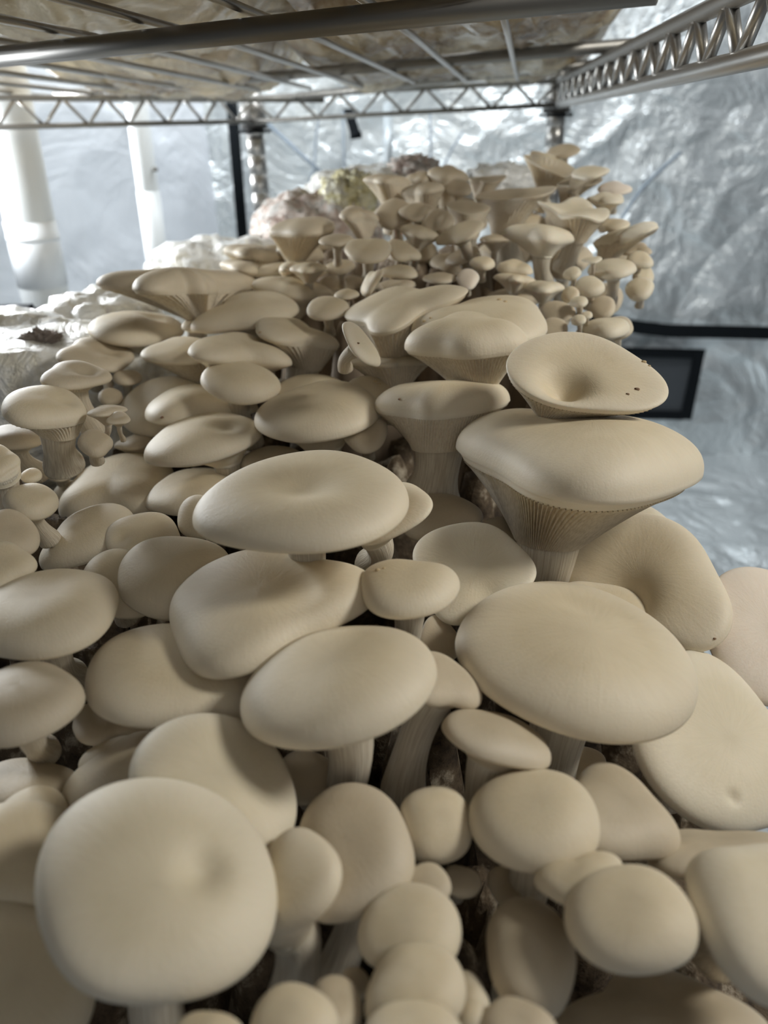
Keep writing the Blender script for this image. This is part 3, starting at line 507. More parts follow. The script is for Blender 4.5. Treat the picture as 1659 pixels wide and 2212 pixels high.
([-86.3,312.5,-166.0],[-0.1,-0.463,0.881],{'h':0.4,'q':0.85,'r':[8.53,8.75,9.22,10.49,13.4,16.75,17.21,15.15,13.52,12.62,11.49,10.5,10.46,10.73,10.09,8.98],'sc':[0,0,-0.35],'rs':0.28,'seed':3.33,'uk':2.0},[-88.1,330.1,-186.4],0,0,0,0,"small cap edge emerging left of the large flat oval cap",47),
([-107.8,376.3,-183.8],[-0.022,0.077,0.997],{'h':0.4,'q':0.85,'r':[26.41,28.86,29.96,31.87,35.16,34.95,30.0,26.32,26.42,27.33,26.65,26.49,28.06,28.33,25.96,24.66],'sc':[0,0,-0.35],'rs':0.28,'seed':3.75,'uk':2.0},[-114.3,407.1,-235.1],0,0,0,0,"cap with a pointed left end above and left of the large flat oval",48),
([-153.8,387.7,-190.4],[-0.045,-0.009,0.999],{'h':0.5,'q':0.85,'r':[27.5,28.06,35.42,45.32,52.52,53.84,47.22,38.22,34.48,34.77,31.17,23.92,21.38,26.32,33.5,32.46],'sc':[0,0,-0.35],'rs':0.28,'seed':5.37,'uk':2.0},[-164.1,427.7,-253.3],0,0,0,0,"broad domed cap at left above the cluster of overlapping ovals",49),
([-140.4,305.9,-171.8],[-0.201,-0.049,0.978],{'h':0.45,'q':0.85,'r':[21.43,22.07,24.05,27.14,30.54,30.91,26.38,21.56,20.66,23.07,24.57,22.85,21.08,21.36,22.25,21.97],'sc':[0,0,-0.35],'rs':0.28,'seed':3.83,'uk':2.0},[-145.3,332.7,-215.0],0,0,0,0,"sloping cap with a pale pointed lower left tip",50),
([-112.1,298.0,-167.1],[0.183,-0.158,0.97],{'h':0.4,'q':0.85,'r':[17.26,16.52,17.28,18.98,18.97,17.52,17.01,17.48,17.32,16.69,16.85,17.15,16.25,15.3,15.96,17.33],'sc':[0,0,-0.35],'rs':0.28,'seed':1.15,'uk':2.0,'dim':[[-0.441,-0.388,0.1,0.25]]},[-119.8,318.9,-198.2],0,0,0,0,"small creased cap nestled between the sloping cap and the big ovals",51),
([-114.9,268.4,-173.9],[0.292,-0.22,0.931],{'h':0.55,'q':0.85,'r':[16.89,16.13,16.78,18.46,20.13,20.72,19.84,18.18,16.8,16.15,15.96,16.02,16.64,17.91,18.86,18.33],'sc':[0,0,-0.35],'rs':0.28,'seed':2.99,'uk':2.0},[-125.0,290.3,-206.3],0,0,0,0,"rounded cap partly hidden left of the smooth grey oval cap",52),
([-91.1,268.5,-170.6],[0.088,-0.171,0.981],{'h':0.5,'q':0.85,'r':[22.4,24.85,25.82,24.61,24.18,25.54,26.55,25.72,24.37,23.53,23.05,23.24,24.42,25.04,23.5,21.75],'sc':[0,0,-0.35],'rs':0.28,'seed':1.09,'uk':2.0},[-99.4,298.1,-216.0],0,0,0,0,"smooth grey oval cap left of the saddle-shaped cap",53),
([-151.6,250.5,-151.0],[0.239,-0.266,0.934],{'h':0.4,'q':0.85,'r':[11.94,12.03,10.86,10.71,12.0,13.3,13.3,12.15,10.59,9.67,10.4,12.5,13.25,11.3,9.7,10.3],'sc':[0,0,-0.35],'rs':0.28,'seed':5.51,'uk':2.0},[-158.9,264.8,-171.4],0,0,0,0,"small cap at the left edge with a drooping right lobe",54),
([-155.2,268.1,-146.6],[0.462,-0.224,0.858],{'h':0.4,'q':0.85,'r':[11.46,10.83,10.73,11.41,12.87,14.12,13.33,10.83,9.03,9.08,10.51,11.86,12.23,12.24,12.34,12.13],'sc':[0,0,-0.35],'rs':0.28,'seed':2.59,'uk':2.0},[-164.6,282.4,-166.1],0,0,1,0,"shaded cap at the left edge below the lone button",55),
([-155.8,291.4,-144.1],[0.3,-0.056,0.952],{'h':0.6,'q':0.8,'r':[10.83,11.16,11.81,12.5,12.96,12.85,12.29,11.82,11.55,11.15,10.75,10.96,11.87,12.5,12.05,11.16],'sc':[0,0,-0.25],'rs':0.4,'seed':4.98,'uk':2.0,'rp':0.95},[-154.1,296.3,-165.8],0,0,0,0,"oval button near the left edge, biggest of the small buttons there",56),
([-193.2,405.5,-178.5],[0.21,-0.092,0.973],{'h':0.65,'q':0.8,'r':[10.02,11.38,12.09,12.02,11.88,11.82,11.81,11.89,11.66,10.86,10.35,11.12,12.51,12.33,10.52,9.43],'sc':[0,0,-0.25],'rs':0.4,'seed':2.5,'uk':2.0,'rp':0.95},[-199.6,419.6,-197.8],0,0,0,0,"small round button above the oval button at left",57),
([-164.8,315.4,-141.4],[0.203,-0.181,0.962],{'h':0.6,'q':0.8,'r':[4.58,4.61,4.82,5.21,5.49,5.33,4.97,4.75,4.7,4.72,4.8,4.96,5.04,4.9,4.7,4.6],'sc':[0,0,-0.25],'rs':0.4,'seed':5.43,'uk':2.0,'rp':0.95},[-169.8,326.5,-155.3],0,0,0,0,"tiny button between two larger buttons at left",58),
([-173.7,304.7,-129.6],[0.157,-0.33,0.931],{'h':0.35,'q':0.85,'r':[9.8,10.25,9.42,9.45,11.29,12.58,11.03,9.18,8.99,9.65,9.89,10.0,10.31,9.89,8.84,8.73],'sc':[0.31,-0.346,-0.448],'rs':0.793,'seed':2.43,'uk':2.0},[-174.4,305.0,-155.2],0,0,0,0,"cap tip entering from the left edge over a short stem",59),
([-167.5,348.8,-120.8],[0.262,-0.026,0.965],{'h':0.4,'q':0.85,'r':[19.93,19.84,20.47,22.95,25.3,24.86,22.52,20.39,19.01,18.62,19.58,20.92,20.55,18.77,18.06,19.02],'sc':[0.403,-0.142,-0.42],'rs':0.467,'seed':1.99,'uk':2.0,'dim':[[0.507,0.191,0.12,0.3]]},[-168.6,358.8,-156.0],0,1,0,0,"leftmost full cap, grey oval on a thick stem before the white bags",60),
([-192.6,361.2,-140.3],[0.202,0.096,0.975],{'h':0.35,'q':0.85,'r':[14.36,14.63,15.9,17.69,18.69,18.19,16.41,14.17,12.81,13.4,15.69,17.51,16.98,15.46,14.68,14.51],'sc':[0,0,-0.35],'rs':0.463,'seed':3.43,'uk':2.0},[-190.1,369.6,-165.7],0,0,1,0,"shaded cap low at the left edge behind the leftmost full cap",61),
([-165.0,389.4,-116.0],[0.216,0.008,0.976],{'h':0.3,'q':0.85,'r':[16.88,18.77,18.95,18.7,19.84,20.96,19.08,15.45,13.67,15.03,18.84,22.3,22.15,18.86,15.82,15.2],'sc':[0,0,-0.35],'rs':0.387,'seed':5.07,'uk':2.0,'dim':[[0.344,0.038,0.15,0.35]]},[-164.3,397.2,-150.2],0,1,1,0,"hollow-topped cap on the left, the lower of two against the white bags",62),
([-194.7,501.3,-136.0],[0.28,-0.038,0.959],{'h':0.3,'q':0.85,'r':[21.87,24.03,27.37,29.17,30.81,31.75,27.63,21.34,19.62,23.61,28.3,27.62,25.32,25.5,25.49,23.13],'sc':[0,0,-0.35],'rs':0.28,'seed':5.17,'uk':2.0,'dim':[[0.325,0.109,0.15,0.35]]},[-209.4,532.3,-177.0],0,0,1,0,"hollow-topped cap on the left, the upper of two against the white bags",63),
([-180.4,547.3,-132.1],[0.193,0.06,0.979],{'h':0.4,'q':0.85,'r':[25.86,30.82,40.83,51.74,52.93,43.46,34.57,31.38,31.85,33.17,35.2,38.33,39.5,35.49,29.31,25.55],'sc':[0.138,-0.046,-0.379],'rs':0.247,'seed':3.57,'uk':2.0,'dim':[[0.24,0.418,0.1,0.3]]},[-186.4,569.4,-185.1],0,0,0,0,"grey cap under the left end of the widest flat cap",64),
([-143.7,541.7,-98.6],[0.07,0.142,0.987],{'h':0.3,'q':0.9,'r':[27.47,27.47,36.6,111.87,117.82,39.36,27.47,44.67,57.02,30.65,27.47,45.44,48.86,27.47,27.47,27.47],'sc':[0.315,-0.042,-0.466],'rs':0.19,'seed':0.51,'uk':1.4},[-142.2,575.0,-154.1],0,1,1,0,"widest flat grey cap at upper left with fanned gills beneath",65),
([-92.9,536.2,-119.7],[-0.066,-0.045,0.997],{'h':0.35,'q':0.85,'r':[35.62,37.11,39.88,47.51,55.6,48.8,33.23,26.84,32.29,42.19,41.36,33.43,30.26,31.93,33.73,34.41],'sc':[0,0,-0.35],'rs':0.28,'seed':3.58,'uk':2.0},[-97.1,584.0,-179.7],0,0,0,0,"tilted oval cap right of the fanned gills at upper left",66),
([-58.8,502.0,-124.3],[0.282,0.073,0.957],{'h':0.28,'q':0.9,'r':[32.83,25.9,20.46,25.07,35.99,37.98,31.24,27.0,25.57,25.93,31.2,39.24,35.39,23.68,20.37,27.07],'sc':[0.412,-0.172,-0.623],'rs':0.435,'seed':4.4,'uk':1.4},[-62.0,509.3,-186.5],0,1,0,0,"wavy cap with a pointed right end over dark gills",67),
([-90.0,463.4,-126.3],[0.215,0.103,0.971],{'h':0.32,'q':0.9,'r':[34.79,27.16,25.55,36.33,47.47,40.06,29.41,26.34,27.22,29.92,36.55,40.68,30.94,20.58,20.9,30.6],'sc':[0,0,-0.7],'rs':0.25,'seed':5.37,'uk':1.4},[-103.6,498.0,-187.8],0,0,0,0,"long smooth cap with a drooping right tip, upper left of centre",68),
([-132.6,492.1,-132.2],[0.065,0.023,0.998],{'h':0.3,'q':0.9,'r':[24.85,26.76,28.8,31.04,32.18,29.1,23.78,21.56,23.9,27.62,28.15,26.68,26.45,26.68,25.5,24.26],'sc':[0.398,-0.158,-0.576],'rs':0.375,'seed':3.09,'uk':1.4},[-131.2,502.8,-181.9],0,1,0,0,"flat cap left of the long smooth cap, gills showing under it",69),
([-84.0,428.1,-135.8],[0.248,-0.137,0.959],{'h':0.45,'q':0.85,'r':[23.56,24.81,24.87,24.49,24.0,23.21,22.69,23.02,23.56,23.44,23.3,23.96,24.41,23.34,21.89,22.0],'sc':[0,0,-0.35],'rs':0.308,'seed':3.62,'uk':2.0},[-83.4,439.9,-179.0],0,0,0,0,"sunlit cream oval cap, brightest in the upper left centre",70),
([-43.4,439.3,-147.2],[0.002,0.029,1.0],{'h':0.45,'q':0.85,'r':[24.54,24.69,24.71,26.39,28.1,27.31,25.26,24.15,23.78,23.54,24.09,25.25,24.87,22.67,21.53,22.8],'sc':[0,0,-0.35],'rs':0.28,'seed':0.39,'uk':2.0},[-45.7,468.6,-188.8],0,0,0,0,"yellowish cap top peeping behind the lit pointed cap",71),
([-143.4,461.4,-161.6],[-0.054,-0.324,0.945],{'h':0.5,'q':0.85,'r':[26.53,27.72,29.91,31.63,31.31,29.58,28.43,28.39,28.29,27.32,26.37,26.42,27.15,27.53,27.14,26.53],'sc':[0,0,-0.35],'rs':0.28,'seed':3.24,'uk':2.0},[-150.0,501.8,-207.9],0,0,0,0,"tall rounded cap behind the speckled-edge cap at left",72),
([-115.2,441.7,-156.0],[0.018,0.132,0.991],{'h':0.4,'q':0.85,'r':[38.03,31.57,26.98,34.8,51.91,55.02,42.15,33.48,31.53,32.33,35.17,38.0,33.92,26.16,24.93,32.36],'sc':[0,0,-0.35],'rs':0.28,'seed':0.78,'uk':2.0},[-124.0,480.0,-215.9],0,0,0,0,"half-shaded cap with dark specks at its left edge",73),
([-102.5,393.7,-158.7],[-0.064,0.024,0.998],{'h':0.38,'q':0.85,'r':[32.61,34.51,35.11,36.88,40.25,40.32,35.05,30.33,30.21,33.15,35.19,34.86,33.51,31.71,30.11,30.36],'sc':[0.337,-0.035,-0.373],'rs':0.25,'seed':3.69,'uk':2.0,'dim':[[0.466,-0.098,0.08,0.25]]},[-96.0,415.5,-206.3],0,0,0,1,"leaf-shaped cap with a wavy pale rim, left of centre",74),
([-36.5,406.5,-148.7],[-0.055,-0.058,0.997],{'h':0.38,'q':0.85,'r':[35.69,35.66,38.5,41.43,39.79,35.66,34.28,36.1,37.49,36.66,35.7,35.76,35.89,35.92,36.51,36.69],'sc':[0.04,-0.146,-0.48],'rs':0.309,'seed':2.18,'uk':2.0},[-38.2,426.4,-207.1],0,0,0,0,"lit cap with a pointed right corner in the upper centre",75),
([-64.5,399.7,-176.1],[0.106,0.033,0.994],{'h':0.5,'q':0.85,'r':[16.77,19.87,21.06,20.78,20.33,18.93,17.26,17.46,19.21,19.52,18.32,18.93,21.36,20.96,17.13,15.11],'sc':[0,0,-0.35],'rs':0.28,'seed':0.29,'uk':2.0},[-68.8,421.4,-209.5],0,0,0,0,"low dome peeping over the top left of the large flat oval cap",76),
([-5.8,429.1,-143.5],[0.216,-0.273,0.937],{'h':0.4,'q':0.85,'r':[14.51,15.11,16.42,16.79,15.9,15.08,15.05,15.47,15.82,15.78,15.21,14.5,14.44,15.17,15.63,15.07],'sc':[0,0,-0.35],'rs':0.28,'seed':0.66,'uk':2.0},[-8.7,451.2,-168.8],0,0,0,0,"small cap top with crumbs, left of the trumpet-shaped cap",77),
([35.4,380.2,-137.7],[-0.044,0.176,0.983],{'h':0.55,'q':0.9,'r':[29.84,40.73,42.23,31.0,25.14,31.92,45.28,42.14,27.59,20.49,19.82,19.6,18.05,17.68,19.28,22.64],'sc':[-0.159,-0.098,-0.699],'rs':0.552,'seed':4.1,'uk':1.4},[26.8,375.6,-190.3],0,1,0,1,"trumpet-shaped cap with a thick rolled rim and pleated gills, centre",78),
([95.7,315.9,-146.3],[0.07,0.159,0.985],{'h':0.42,'q':0.85,'r':[56.35,65.75,70.61,68.23,66.59,71.25,73.48,62.21,48.07,44.21,50.48,56.96,54.26,47.84,45.55,48.75],'sc':[-0.247,-0.068,-0.592],'rs':0.286,'seed':3.09,'uk':1.1,'dim':[[0.048,0.8,0.12,0.25]],'ux':0.7},[82.7,342.0,-249.1],0,1,0,1,"biggest kidney-shaped cap at right with deep gills under its rim",79),
([99.5,340.6,-108.4],[0.042,-0.341,0.939],{'h':0.16,'q':1.0,'r':[35.48,31.82,31.44,33.86,35.85,36.46,37.52,39.01,38.47,35.04,30.57,27.06,26.06,28.75,34.29,37.74],'sc':[-0.453,-0.299,-0.445],'rs':0.263,'seed':3.43,'uk':1.4,'cup':0.12,'dim':[[-0.343,-0.211,0.34,0.3]]},[103.8,417.5,-159.3],0,1,0,1,"funnel-shaped cap with a deep brownish hollow, at right",80),
([49.4,405.2,-110.1],[-0.051,0.061,0.997],{'h':0.5,'q':0.9,'r':[30.54,27.86,35.6,51.73,52.65,39.17,33.82,36.17,33.32,24.91,21.16,22.8,24.97,26.31,30.15,33.69],'sc':[0.105,-0.152,-0.639],'rs':0.378,'seed':5.06,'uk':1.4},[56.0,406.1,-152.1],0,1,0,0,"arched cap on a fluted stem left of the funnel-shaped cap",81),
([63.2,433.5,-107.4],[-0.058,-0.044,0.997],{'h':0.34,'q':0.85,'r':[35.12,38.34,48.45,56.0,47.79,36.75,36.44,43.66,42.6,31.51,25.44,28.07,35.0,38.92,38.4,36.4],'sc':[0,0,-0.35],'rs':0.28,'seed':2.93,'uk':2.0},[70.3,482.5,-169.6],0,0,0,1,"broad cap with crumbs on top behind the arched cap",82),
([13.7,470.3,-101.8],[-0.231,-0.07,0.97],{'h':0.22,'q':1.3,'r':[44.0,34.56,27.42,31.75,41.65,45.39,43.84,40.13,31.86,25.86,29.58,40.27,38.74,27.17,25.34,36.05],'sc':[-0.278,-0.481,-0.955],'rs':0.249,'seed':4.86,'uk':1.4},[12.1,484.9,-166.3],0,1,0,0,"long pointed cap like a wing with gills on its lower right",83),
([-9.8,379.6,-100.9],[0.782,-0.167,0.601],{'h':0.3,'q':0.85,'r':[15.48,15.56,14.02,13.09,13.38,13.95,14.15,14.19,14.12,13.88,13.96,14.52,14.46,13.32,12.63,13.68],'sc':[0,0,-0.35],'rs':0.28,'seed':3.06,'uk':2.0},[-19.0,398.8,-119.3],0,0,2,0,"small upright slipper-shaped cap in the upper centre",84),
([5.8,447.4,-130.4],[0.016,0.212,0.977],{'h':0.2,'q':0.9,'r':[26.23,18.65,13.04,17.33,26.87,27.31,24.62,26.64,23.69,15.51,13.88,19.77,20.97,12.89,12.0,17.97],'sc':[0.136,-0.096,-0.798],'rs':0.464,'seed':5.56,'uk':1.4},[8.1,454.8,-168.5],0,1,0,0,"thin flat cap edge above dark gills, left of the fluted stem",85),
([-66.2,593.5,-114.1],[0.194,0.07,0.978],{'h':0.35,'q':0.9,'r':[27.37,33.71,37.05,43.4,50.07,41.81,28.34,25.13,30.59,33.08,28.22,26.81,30.67,30.09,23.85,22.15],'sc':[0,0,-0.7],'rs':0.205,'seed':4.0,'uk':1.4},[-85.6,619.1,-160.0],0,0,0,0,"smooth hooded cap behind the tilted oval cap, upper left",86),
([-33.4,499.0,-107.9],[0.014,-0.328,0.945],{'h':0.4,'q':0.85,'r':[14.37,14.53,14.25,14.06,14.26,14.51,14.36,14.02,14.07,14.56,14.86,14.42,13.54,12.96,13.06,13.7],'sc':[0,0,-0.35],'rs':0.28,'seed':0.89,'uk':2.0},[-34.5,520.2,-129.7],0,0,0,0,"small round-ended cap left of the wing-shaped cap",87),
([-108.6,682.4,-98.6],[0.169,0.105,0.98],{'h':0.3,'q':0.9,'r':[21.63,23.99,29.98,45.0,56.75,46.34,32.92,28.56,26.43,21.89,20.62,26.34,32.39,27.44,20.38,19.26],'sc':[0.254,-0.162,-0.711],'rs':0.273,'seed':2.19,'uk':1.4},[-106.4,699.1,-145.5],0,1,1,0,"dark-gilled cap edge outlined against the white bag, upper left",88),
([-109.7,656.2,-106.5],[0.171,0.141,0.975],{'h':0.3,'q':0.9,'r':[15.64,25.71,31.74,31.96,35.03,39.29,36.69,29.64,23.94,20.57,21.23,29.13,39.62,32.49,17.22,11.97],'sc':[0,0,-0.7],'rs':0.25,'seed':5.19,'uk':1.4},[-119.5,686.0,-157.8],0,0,1,0,"thin grey cap just beneath the dark-gilled cap",89),
([-68.0,632.9,-106.1],[-0.015,0.21,0.978],{'h':0.4,'q':0.9,'r':[29.61,16.87,15.01,17.7,36.87,22.1,15.01,18.84,36.07,23.36,15.01,25.12,40.69,19.23,15.01,15.74],'sc':[0,0,-0.7],'rs':0.25,'seed':2.1,'uk':1.4},[-70.1,655.6,-148.3],0,0,0,0,"narrow cap lying above the smooth hooded cap",90),
([-137.3,351.4,-123.2],[0.051,0.149,0.988],{'h':0.3,'q':0.9,'r':[7.44,9.54,10.75,11.21,12.31,12.69,10.42,7.84,7.21,8.42,10.29,11.59,11.59,9.78,7.39,6.42],'sc':[0,0,-0.7],'rs':0.192,'seed':1.13,'uk':1.4},[-143.2,357.0,-140.3],0,0,1,0,"tiny flat cap on a thin stem between left buttons",91),
([-128.6,341.7,-123.6],[0.163,-0.177,0.971],{'h':0.3,'q':0.9,'r':[5.8,5.38,5.27,5.86,6.73,6.68,5.54,4.61,4.7,5.63,6.39,6.02,5.2,4.92,5.3,5.81],'sc':[0,0,-0.7],'rs':0.25,'seed':2.84,'uk':1.4},[-132.9,353.8,-139.7],0,0,1,0,"tiny pointed cap touching the tall rounded cap at left",92),
([-137.5,328.5,-131.6],[0.349,-0.272,0.897],{'h':0.6,'q':0.8,'r':[7.55,8.42,8.64,8.41,8.78,9.36,8.95,8.04,7.68,7.71,7.61,7.82,8.73,9.26,8.36,7.35],'sc':[0,0,-0.25],'rs':0.4,'seed':2.36,'uk':2.0,'rp':0.95},[-143.0,340.7,-145.7],0,0,1,0,"brownish turnip-shaped button in the left hollow",93),
([-155.3,434.5,-174.3],[-0.027,0.123,0.992],{'h':0.4,'q':0.9,'r':[11.2,11.98,13.07,16.21,19.24,16.48,11.74,10.63,12.63,13.66,12.07,11.4,12.58,12.86,11.31,10.53],'sc':[0,0,-0.7],'rs':0.25,'seed':3.71,'uk':1.4},[-158.9,447.6,-201.1],0,0,1,0,"flat shaded little cap right of the turnip-shaped button",94),
([-177.8,466.2,-154.2],[0.321,-0.325,0.89],{'h':0.6,'q':0.8,'r':[7.68,7.85,8.14,8.52,8.62,8.31,7.95,7.81,7.76,7.73,7.91,8.27,8.34,7.96,7.58,7.53],'sc':[0,0,-0.25],'rs':0.4,'seed':2.62,'uk':2.0,'rp':0.95},[-182.5,480.4,-148.9],0,0,1,0,"small brown button high in the left hollow",95),
([-169.3,480.4,-145.9],[0.217,-0.093,0.972],{'h':0.5,'q':0.8,'r':[8.83,9.55,10.41,10.94,10.57,9.68,9.21,9.35,9.5,9.39,9.53,10.08,10.29,9.61,8.75,8.48],'sc':[0,0,-0.25],'rs':0.4,'seed':1.57,'uk':2.0,'rp':0.95},[-174.7,494.9,-163.4],0,0,1,0,"tiny oval cap under the upper hollow-topped cap",96),
([28.7,336.3,-182.5],[-0.123,-0.045,0.991],{'h':0.35,'q':0.85,'r':[22.6,21.35,21.44,23.62,24.87,23.68,22.36,21.93,21.33,20.7,20.95,21.0,19.37,17.85,18.89,21.69],'sc':[0,0,-0.35],'rs':0.28,'seed':2.47,'uk':2.0},[32.4,361.7,-222.1],0,0,1,0,"dim cap in the hollow left of the deep gilled stem",98),
([64.0,318.7,-185.3],[0.209,-0.083,0.974],{'h':0.3,'q':0.85,'r':[17.98,17.15,17.1,18.56,19.24,18.44,18.25,18.58,17.43,15.8,16.29,18.24,18.07,15.9,15.36,17.01],'sc':[0,0,-0.35],'rs':0.28,'seed':2.51,'uk':2.0},[64.0,339.4,-217.6],0,0,1,0,"shaded cap fold under the biggest kidney-shaped cap",99),
([82.1,314.1,-207.2],[-0.11,-0.142,0.984],{'h':0.4,'q':0.85,'r':[8.59,8.05,7.97,8.69,8.97,8.42,8.22,8.54,8.36,7.8,7.98,8.66,8.39,7.4,7.3,8.19],'sc':[0,0,-0.35],'rs':0.28,'seed':5.41,'uk':2.0},[85.5,328.3,-228.7],0,0,0,0,"tiny cap peeping between the ear-shaped and curled caps",100),
([131.9,348.9,-194.6],[-0.073,0.131,0.989],{'h':0.3,'q':0.85,'r':[20.68,21.61,25.02,27.92,25.97,21.91,20.58,22.11,23.36,22.7,22.03,22.43,22.78,22.42,21.92,21.3],'sc':[0,0,-0.35],'rs':0.28,'seed':5.88,'uk':2.0},[140.2,371.6,-236.2],0,0,2,0,"brightly lit cap rim rising behind the large curled cap",101),
([76.4,219.8,-236.7],[-0.009,0.095,0.995],{'h':0.3,'q':0.85,'r':[12.43,13.69,13.02,11.79,11.69,12.43,12.55,11.93,11.67,12.05,12.32,12.02,11.32,10.52,10.08,10.71],'sc':[0,0,-0.35],'rs':0.28,'seed':3.74,'uk':2.0},[79.1,230.0,-261.4],0,0,1,0,"dim cap below the largest oval cap between two egg-shaped caps",102),
([20.0,144.1,-203.2],[0.169,-0.069,0.983],{'h':0.5,'q':0.8,'r':[6.07,6.33,5.95,5.42,5.42,5.92,6.14,5.76,5.35,5.22,5.1,4.84,4.69,4.82,5.13,5.55],'sc':[0,0,-0.25],'rs':0.4,'seed':0.5,'uk':2.0,'rp':0.95},[19.8,152.3,-221.3],0,0,1,0,"very dark little cap at the rim of the black gap",104),
([21.4,244.0,-189.4],[0.263,-0.572,0.777],{'h':0.3,'q':0.85,'r':[9.87,8.96,8.6,9.69,11.22,11.04,9.49,8.59,8.82,9.5,9.97,10.03,9.69,9.27,9.37,9.93],'sc':[0,0,-0.35],'rs':0.28,'seed':4.4,'uk':2.0},[20.0,259.1,-207.4],0,0,1,0,"dark cap in the hollow behind the ear-shaped cap's lower tip",105),
([-58.1,648.4,-75.4],[-0.014,0.028,1.0],{'h':0.35,'q':0.9,'r':[24.24,25.9,33.03,46.46,46.9,29.18,18.87,20.38,27.99,29.99,27.36,30.24,36.91,35.69,28.43,24.59],'sc':[-0.292,-0.213,-0.694],'rs':0.303,'seed':4.07,'uk':1.4},[-71.0,667.0,-119.7],1,1,1,0,"broad sloping cap at the left shoulder of the far cluster",201),
([-14.5,626.9,-64.3],[0.194,-0.064,0.979],{'h':0.5,'q':0.9,'r':[17.51,15.25,11.62,14.95,24.36,24.87,16.39,12.32,12.82,15.1,18.12,19.56,14.36,8.06,7.47,11.04],'sc':[0.488,-0.426,-0.863],'rs':0.387,'seed':4.96,'uk':1.4},[-10.6,632.8,-93.1],1,1,1,0,"small hooded cap on top left of the far cluster below the yellow lump",202),
([-28.5,576.1,-75.1],[0.05,-0.121,0.991],{'h':0.35,'q':0.85,'r':[13.15,13.23,13.42,14.0,13.92,12.55,11.41,11.84,13.32,14.19,14.05,13.88,13.75,13.19,12.65,12.76],'sc':[0,0,-0.35],'rs':0.28,'seed':2.08,'uk':2.0},[-29.7,594.0,-94.9],1,0,1,0,"small curled cap right below the broad sloping far cap",203),
([-5.7,556.4,-80.4],[0.041,-0.352,0.935],{'h':0.4,'q':0.85,'r':[16.31,18.34,19.43,17.26,14.84,15.23,17.65,18.57,17.09,15.95,16.09,16.32,16.16,16.18,16.15,15.79],'sc':[0,0,-0.35],'rs':0.28,'seed':0.35,'uk':2.0},[-6.4,582.1,-104.9],1,0,0,0,"rounded mid-grey cap in the left part of the far cluster",204),
([19.7,568.8,-82.6],[0.351,-0.387,0.853],{'h':0.4,'q':0.85,'r':[14.47,13.06,11.49,11.14,11.58,12.48,13.43,13.08,11.71,11.68,13.84,15.17,12.67,10.03,10.35,13.0],'sc':[0,0,-0.35],'rs':0.28,'seed':3.67,'uk':2.0},[16.6,588.3,-100.1],1,0,0,0,"cap right of the rounded grey one, sloping down to the right",205),
([-51.8,582.3,-95.5],[0.016,0.017,1.0],{'h':0.35,'q':0.9,'r':[13.15,14.97,14.66,15.84,18.21,17.28,14.41,13.8,14.44,13.23,11.93,13.51,15.99,14.0,10.5,10.35],'sc':[0,0,-0.7],'rs':0.25,'seed':0.74,'uk':1.4},[-53.3,599.7,-122.2],1,0,0,0,"narrow cap above the hooded cap in the left of the far cluster",206),
([-28.3,596.5,-97.5],[-0.08,-0.26,0.962],{'h':0.4,'q':0.85,'r':[11.7,12.17,12.29,12.02,11.22,10.55,10.92,12.09,12.48,11.61,11.04,11.51,11.99,11.5,10.86,11.03],'sc':[0,0,-0.35],'rs':0.28,'seed':4.56,'uk':2.0},[-28.1,613.4,-114.9],1,0,0,0,"small lit cap below the rounded grey cap of the far cluster",207),
([-3.3,520.2,-95.5],[-0.773,-0.24,0.587],{'h':0.4,'q':0.85,'r':[12.63,9.79,8.33,9.82,12.39,13.07,12.63,12.37,11.41,10.28,10.61,11.59,10.5,8.65,9.14,11.95],'sc':[0,0,-0.35],'rs':0.28,'seed':4.77,'uk':2.0},[3.4,536.0,-109.0],1,0,0,0,"bent finger-like cap in the far cluster's lower left",208),
([16.2,547.5,-94.6],[0.037,-0.072,0.997],{'h':0.4,'q':0.85,'r':[12.77,13.1,14.85,16.23,15.56,13.67,12.71,13.62,15.38,15.31,13.02,11.35,11.96,14.13,15.24,14.07],'sc':[0,0,-0.35],'rs':0.28,'seed':2.45,'uk':2.0},[16.1,565.8,-116.2],1,0,0,0,"arched cap beside the bent finger-like cap",209),
([-20.9,513.0,-101.8],[0.024,-0.114,0.993],{'h':0.45,'q':0.85,'r':[8.55,8.5,8.21,8.63,9.19,8.58,7.53,7.48,8.34,8.89,8.76,8.72,8.74,8.22,7.7,7.95],'sc':[0,0,-0.35],'rs':0.28,'seed':1.04,'uk':2.0},[-21.4,526.5,-117.2],1,0,0,0,"little pale cap just above the wing-shaped cap",210),
([11.9,700.0,-43.5],[0.08,0.03,0.996],{'h':0.35,'q':0.9,'r':[13.53,21.4,26.29,19.87,13.45,13.84,20.13,23.59,18.16,14.01,15.73,21.25,22.82,17.48,12.14,10.55],'sc':[0.345,-0.43,-1.142],'rs':0.499,'seed':5.66,'uk':1.4},[16.1,703.0,-84.3],1,1,1,0,"smooth dark cap forming the upper left peak of the far cluster",211),
([43.4,724.4,-43.1],[-0.028,-0.122,0.992],{'h':0.4,'q':0.9,'r':[15.01,12.32,11.8,16.06,19.9,16.49,13.17,14.1,15.23,12.62,10.68,12.01,13.77,12.76,12.27,14.34],'sc':[0.032,-0.617,-1.102],'rs':0.479,'seed':2.79,'uk':1.4},[44.7,726.3,-75.9],1,1,1,0,"dark cap crest right of the upper left peak",212),
([66.0,718.2,-41.2],[0.128,-0.214,0.968],{'h':0.45,'q':0.9,'r':[17.87,15.06,15.54,20.24,21.3,16.21,13.88,16.36,18.76,17.05,15.73,16.61,16.07,13.89,14.31,17.5],'sc':[0.061,-0.825,-1.167],'rs':0.495,'seed':4.58,'uk':1.4},[65.6,720.8,-79.8],1,1,1,0,"topmost dark dome in the middle of the far cluster",213),
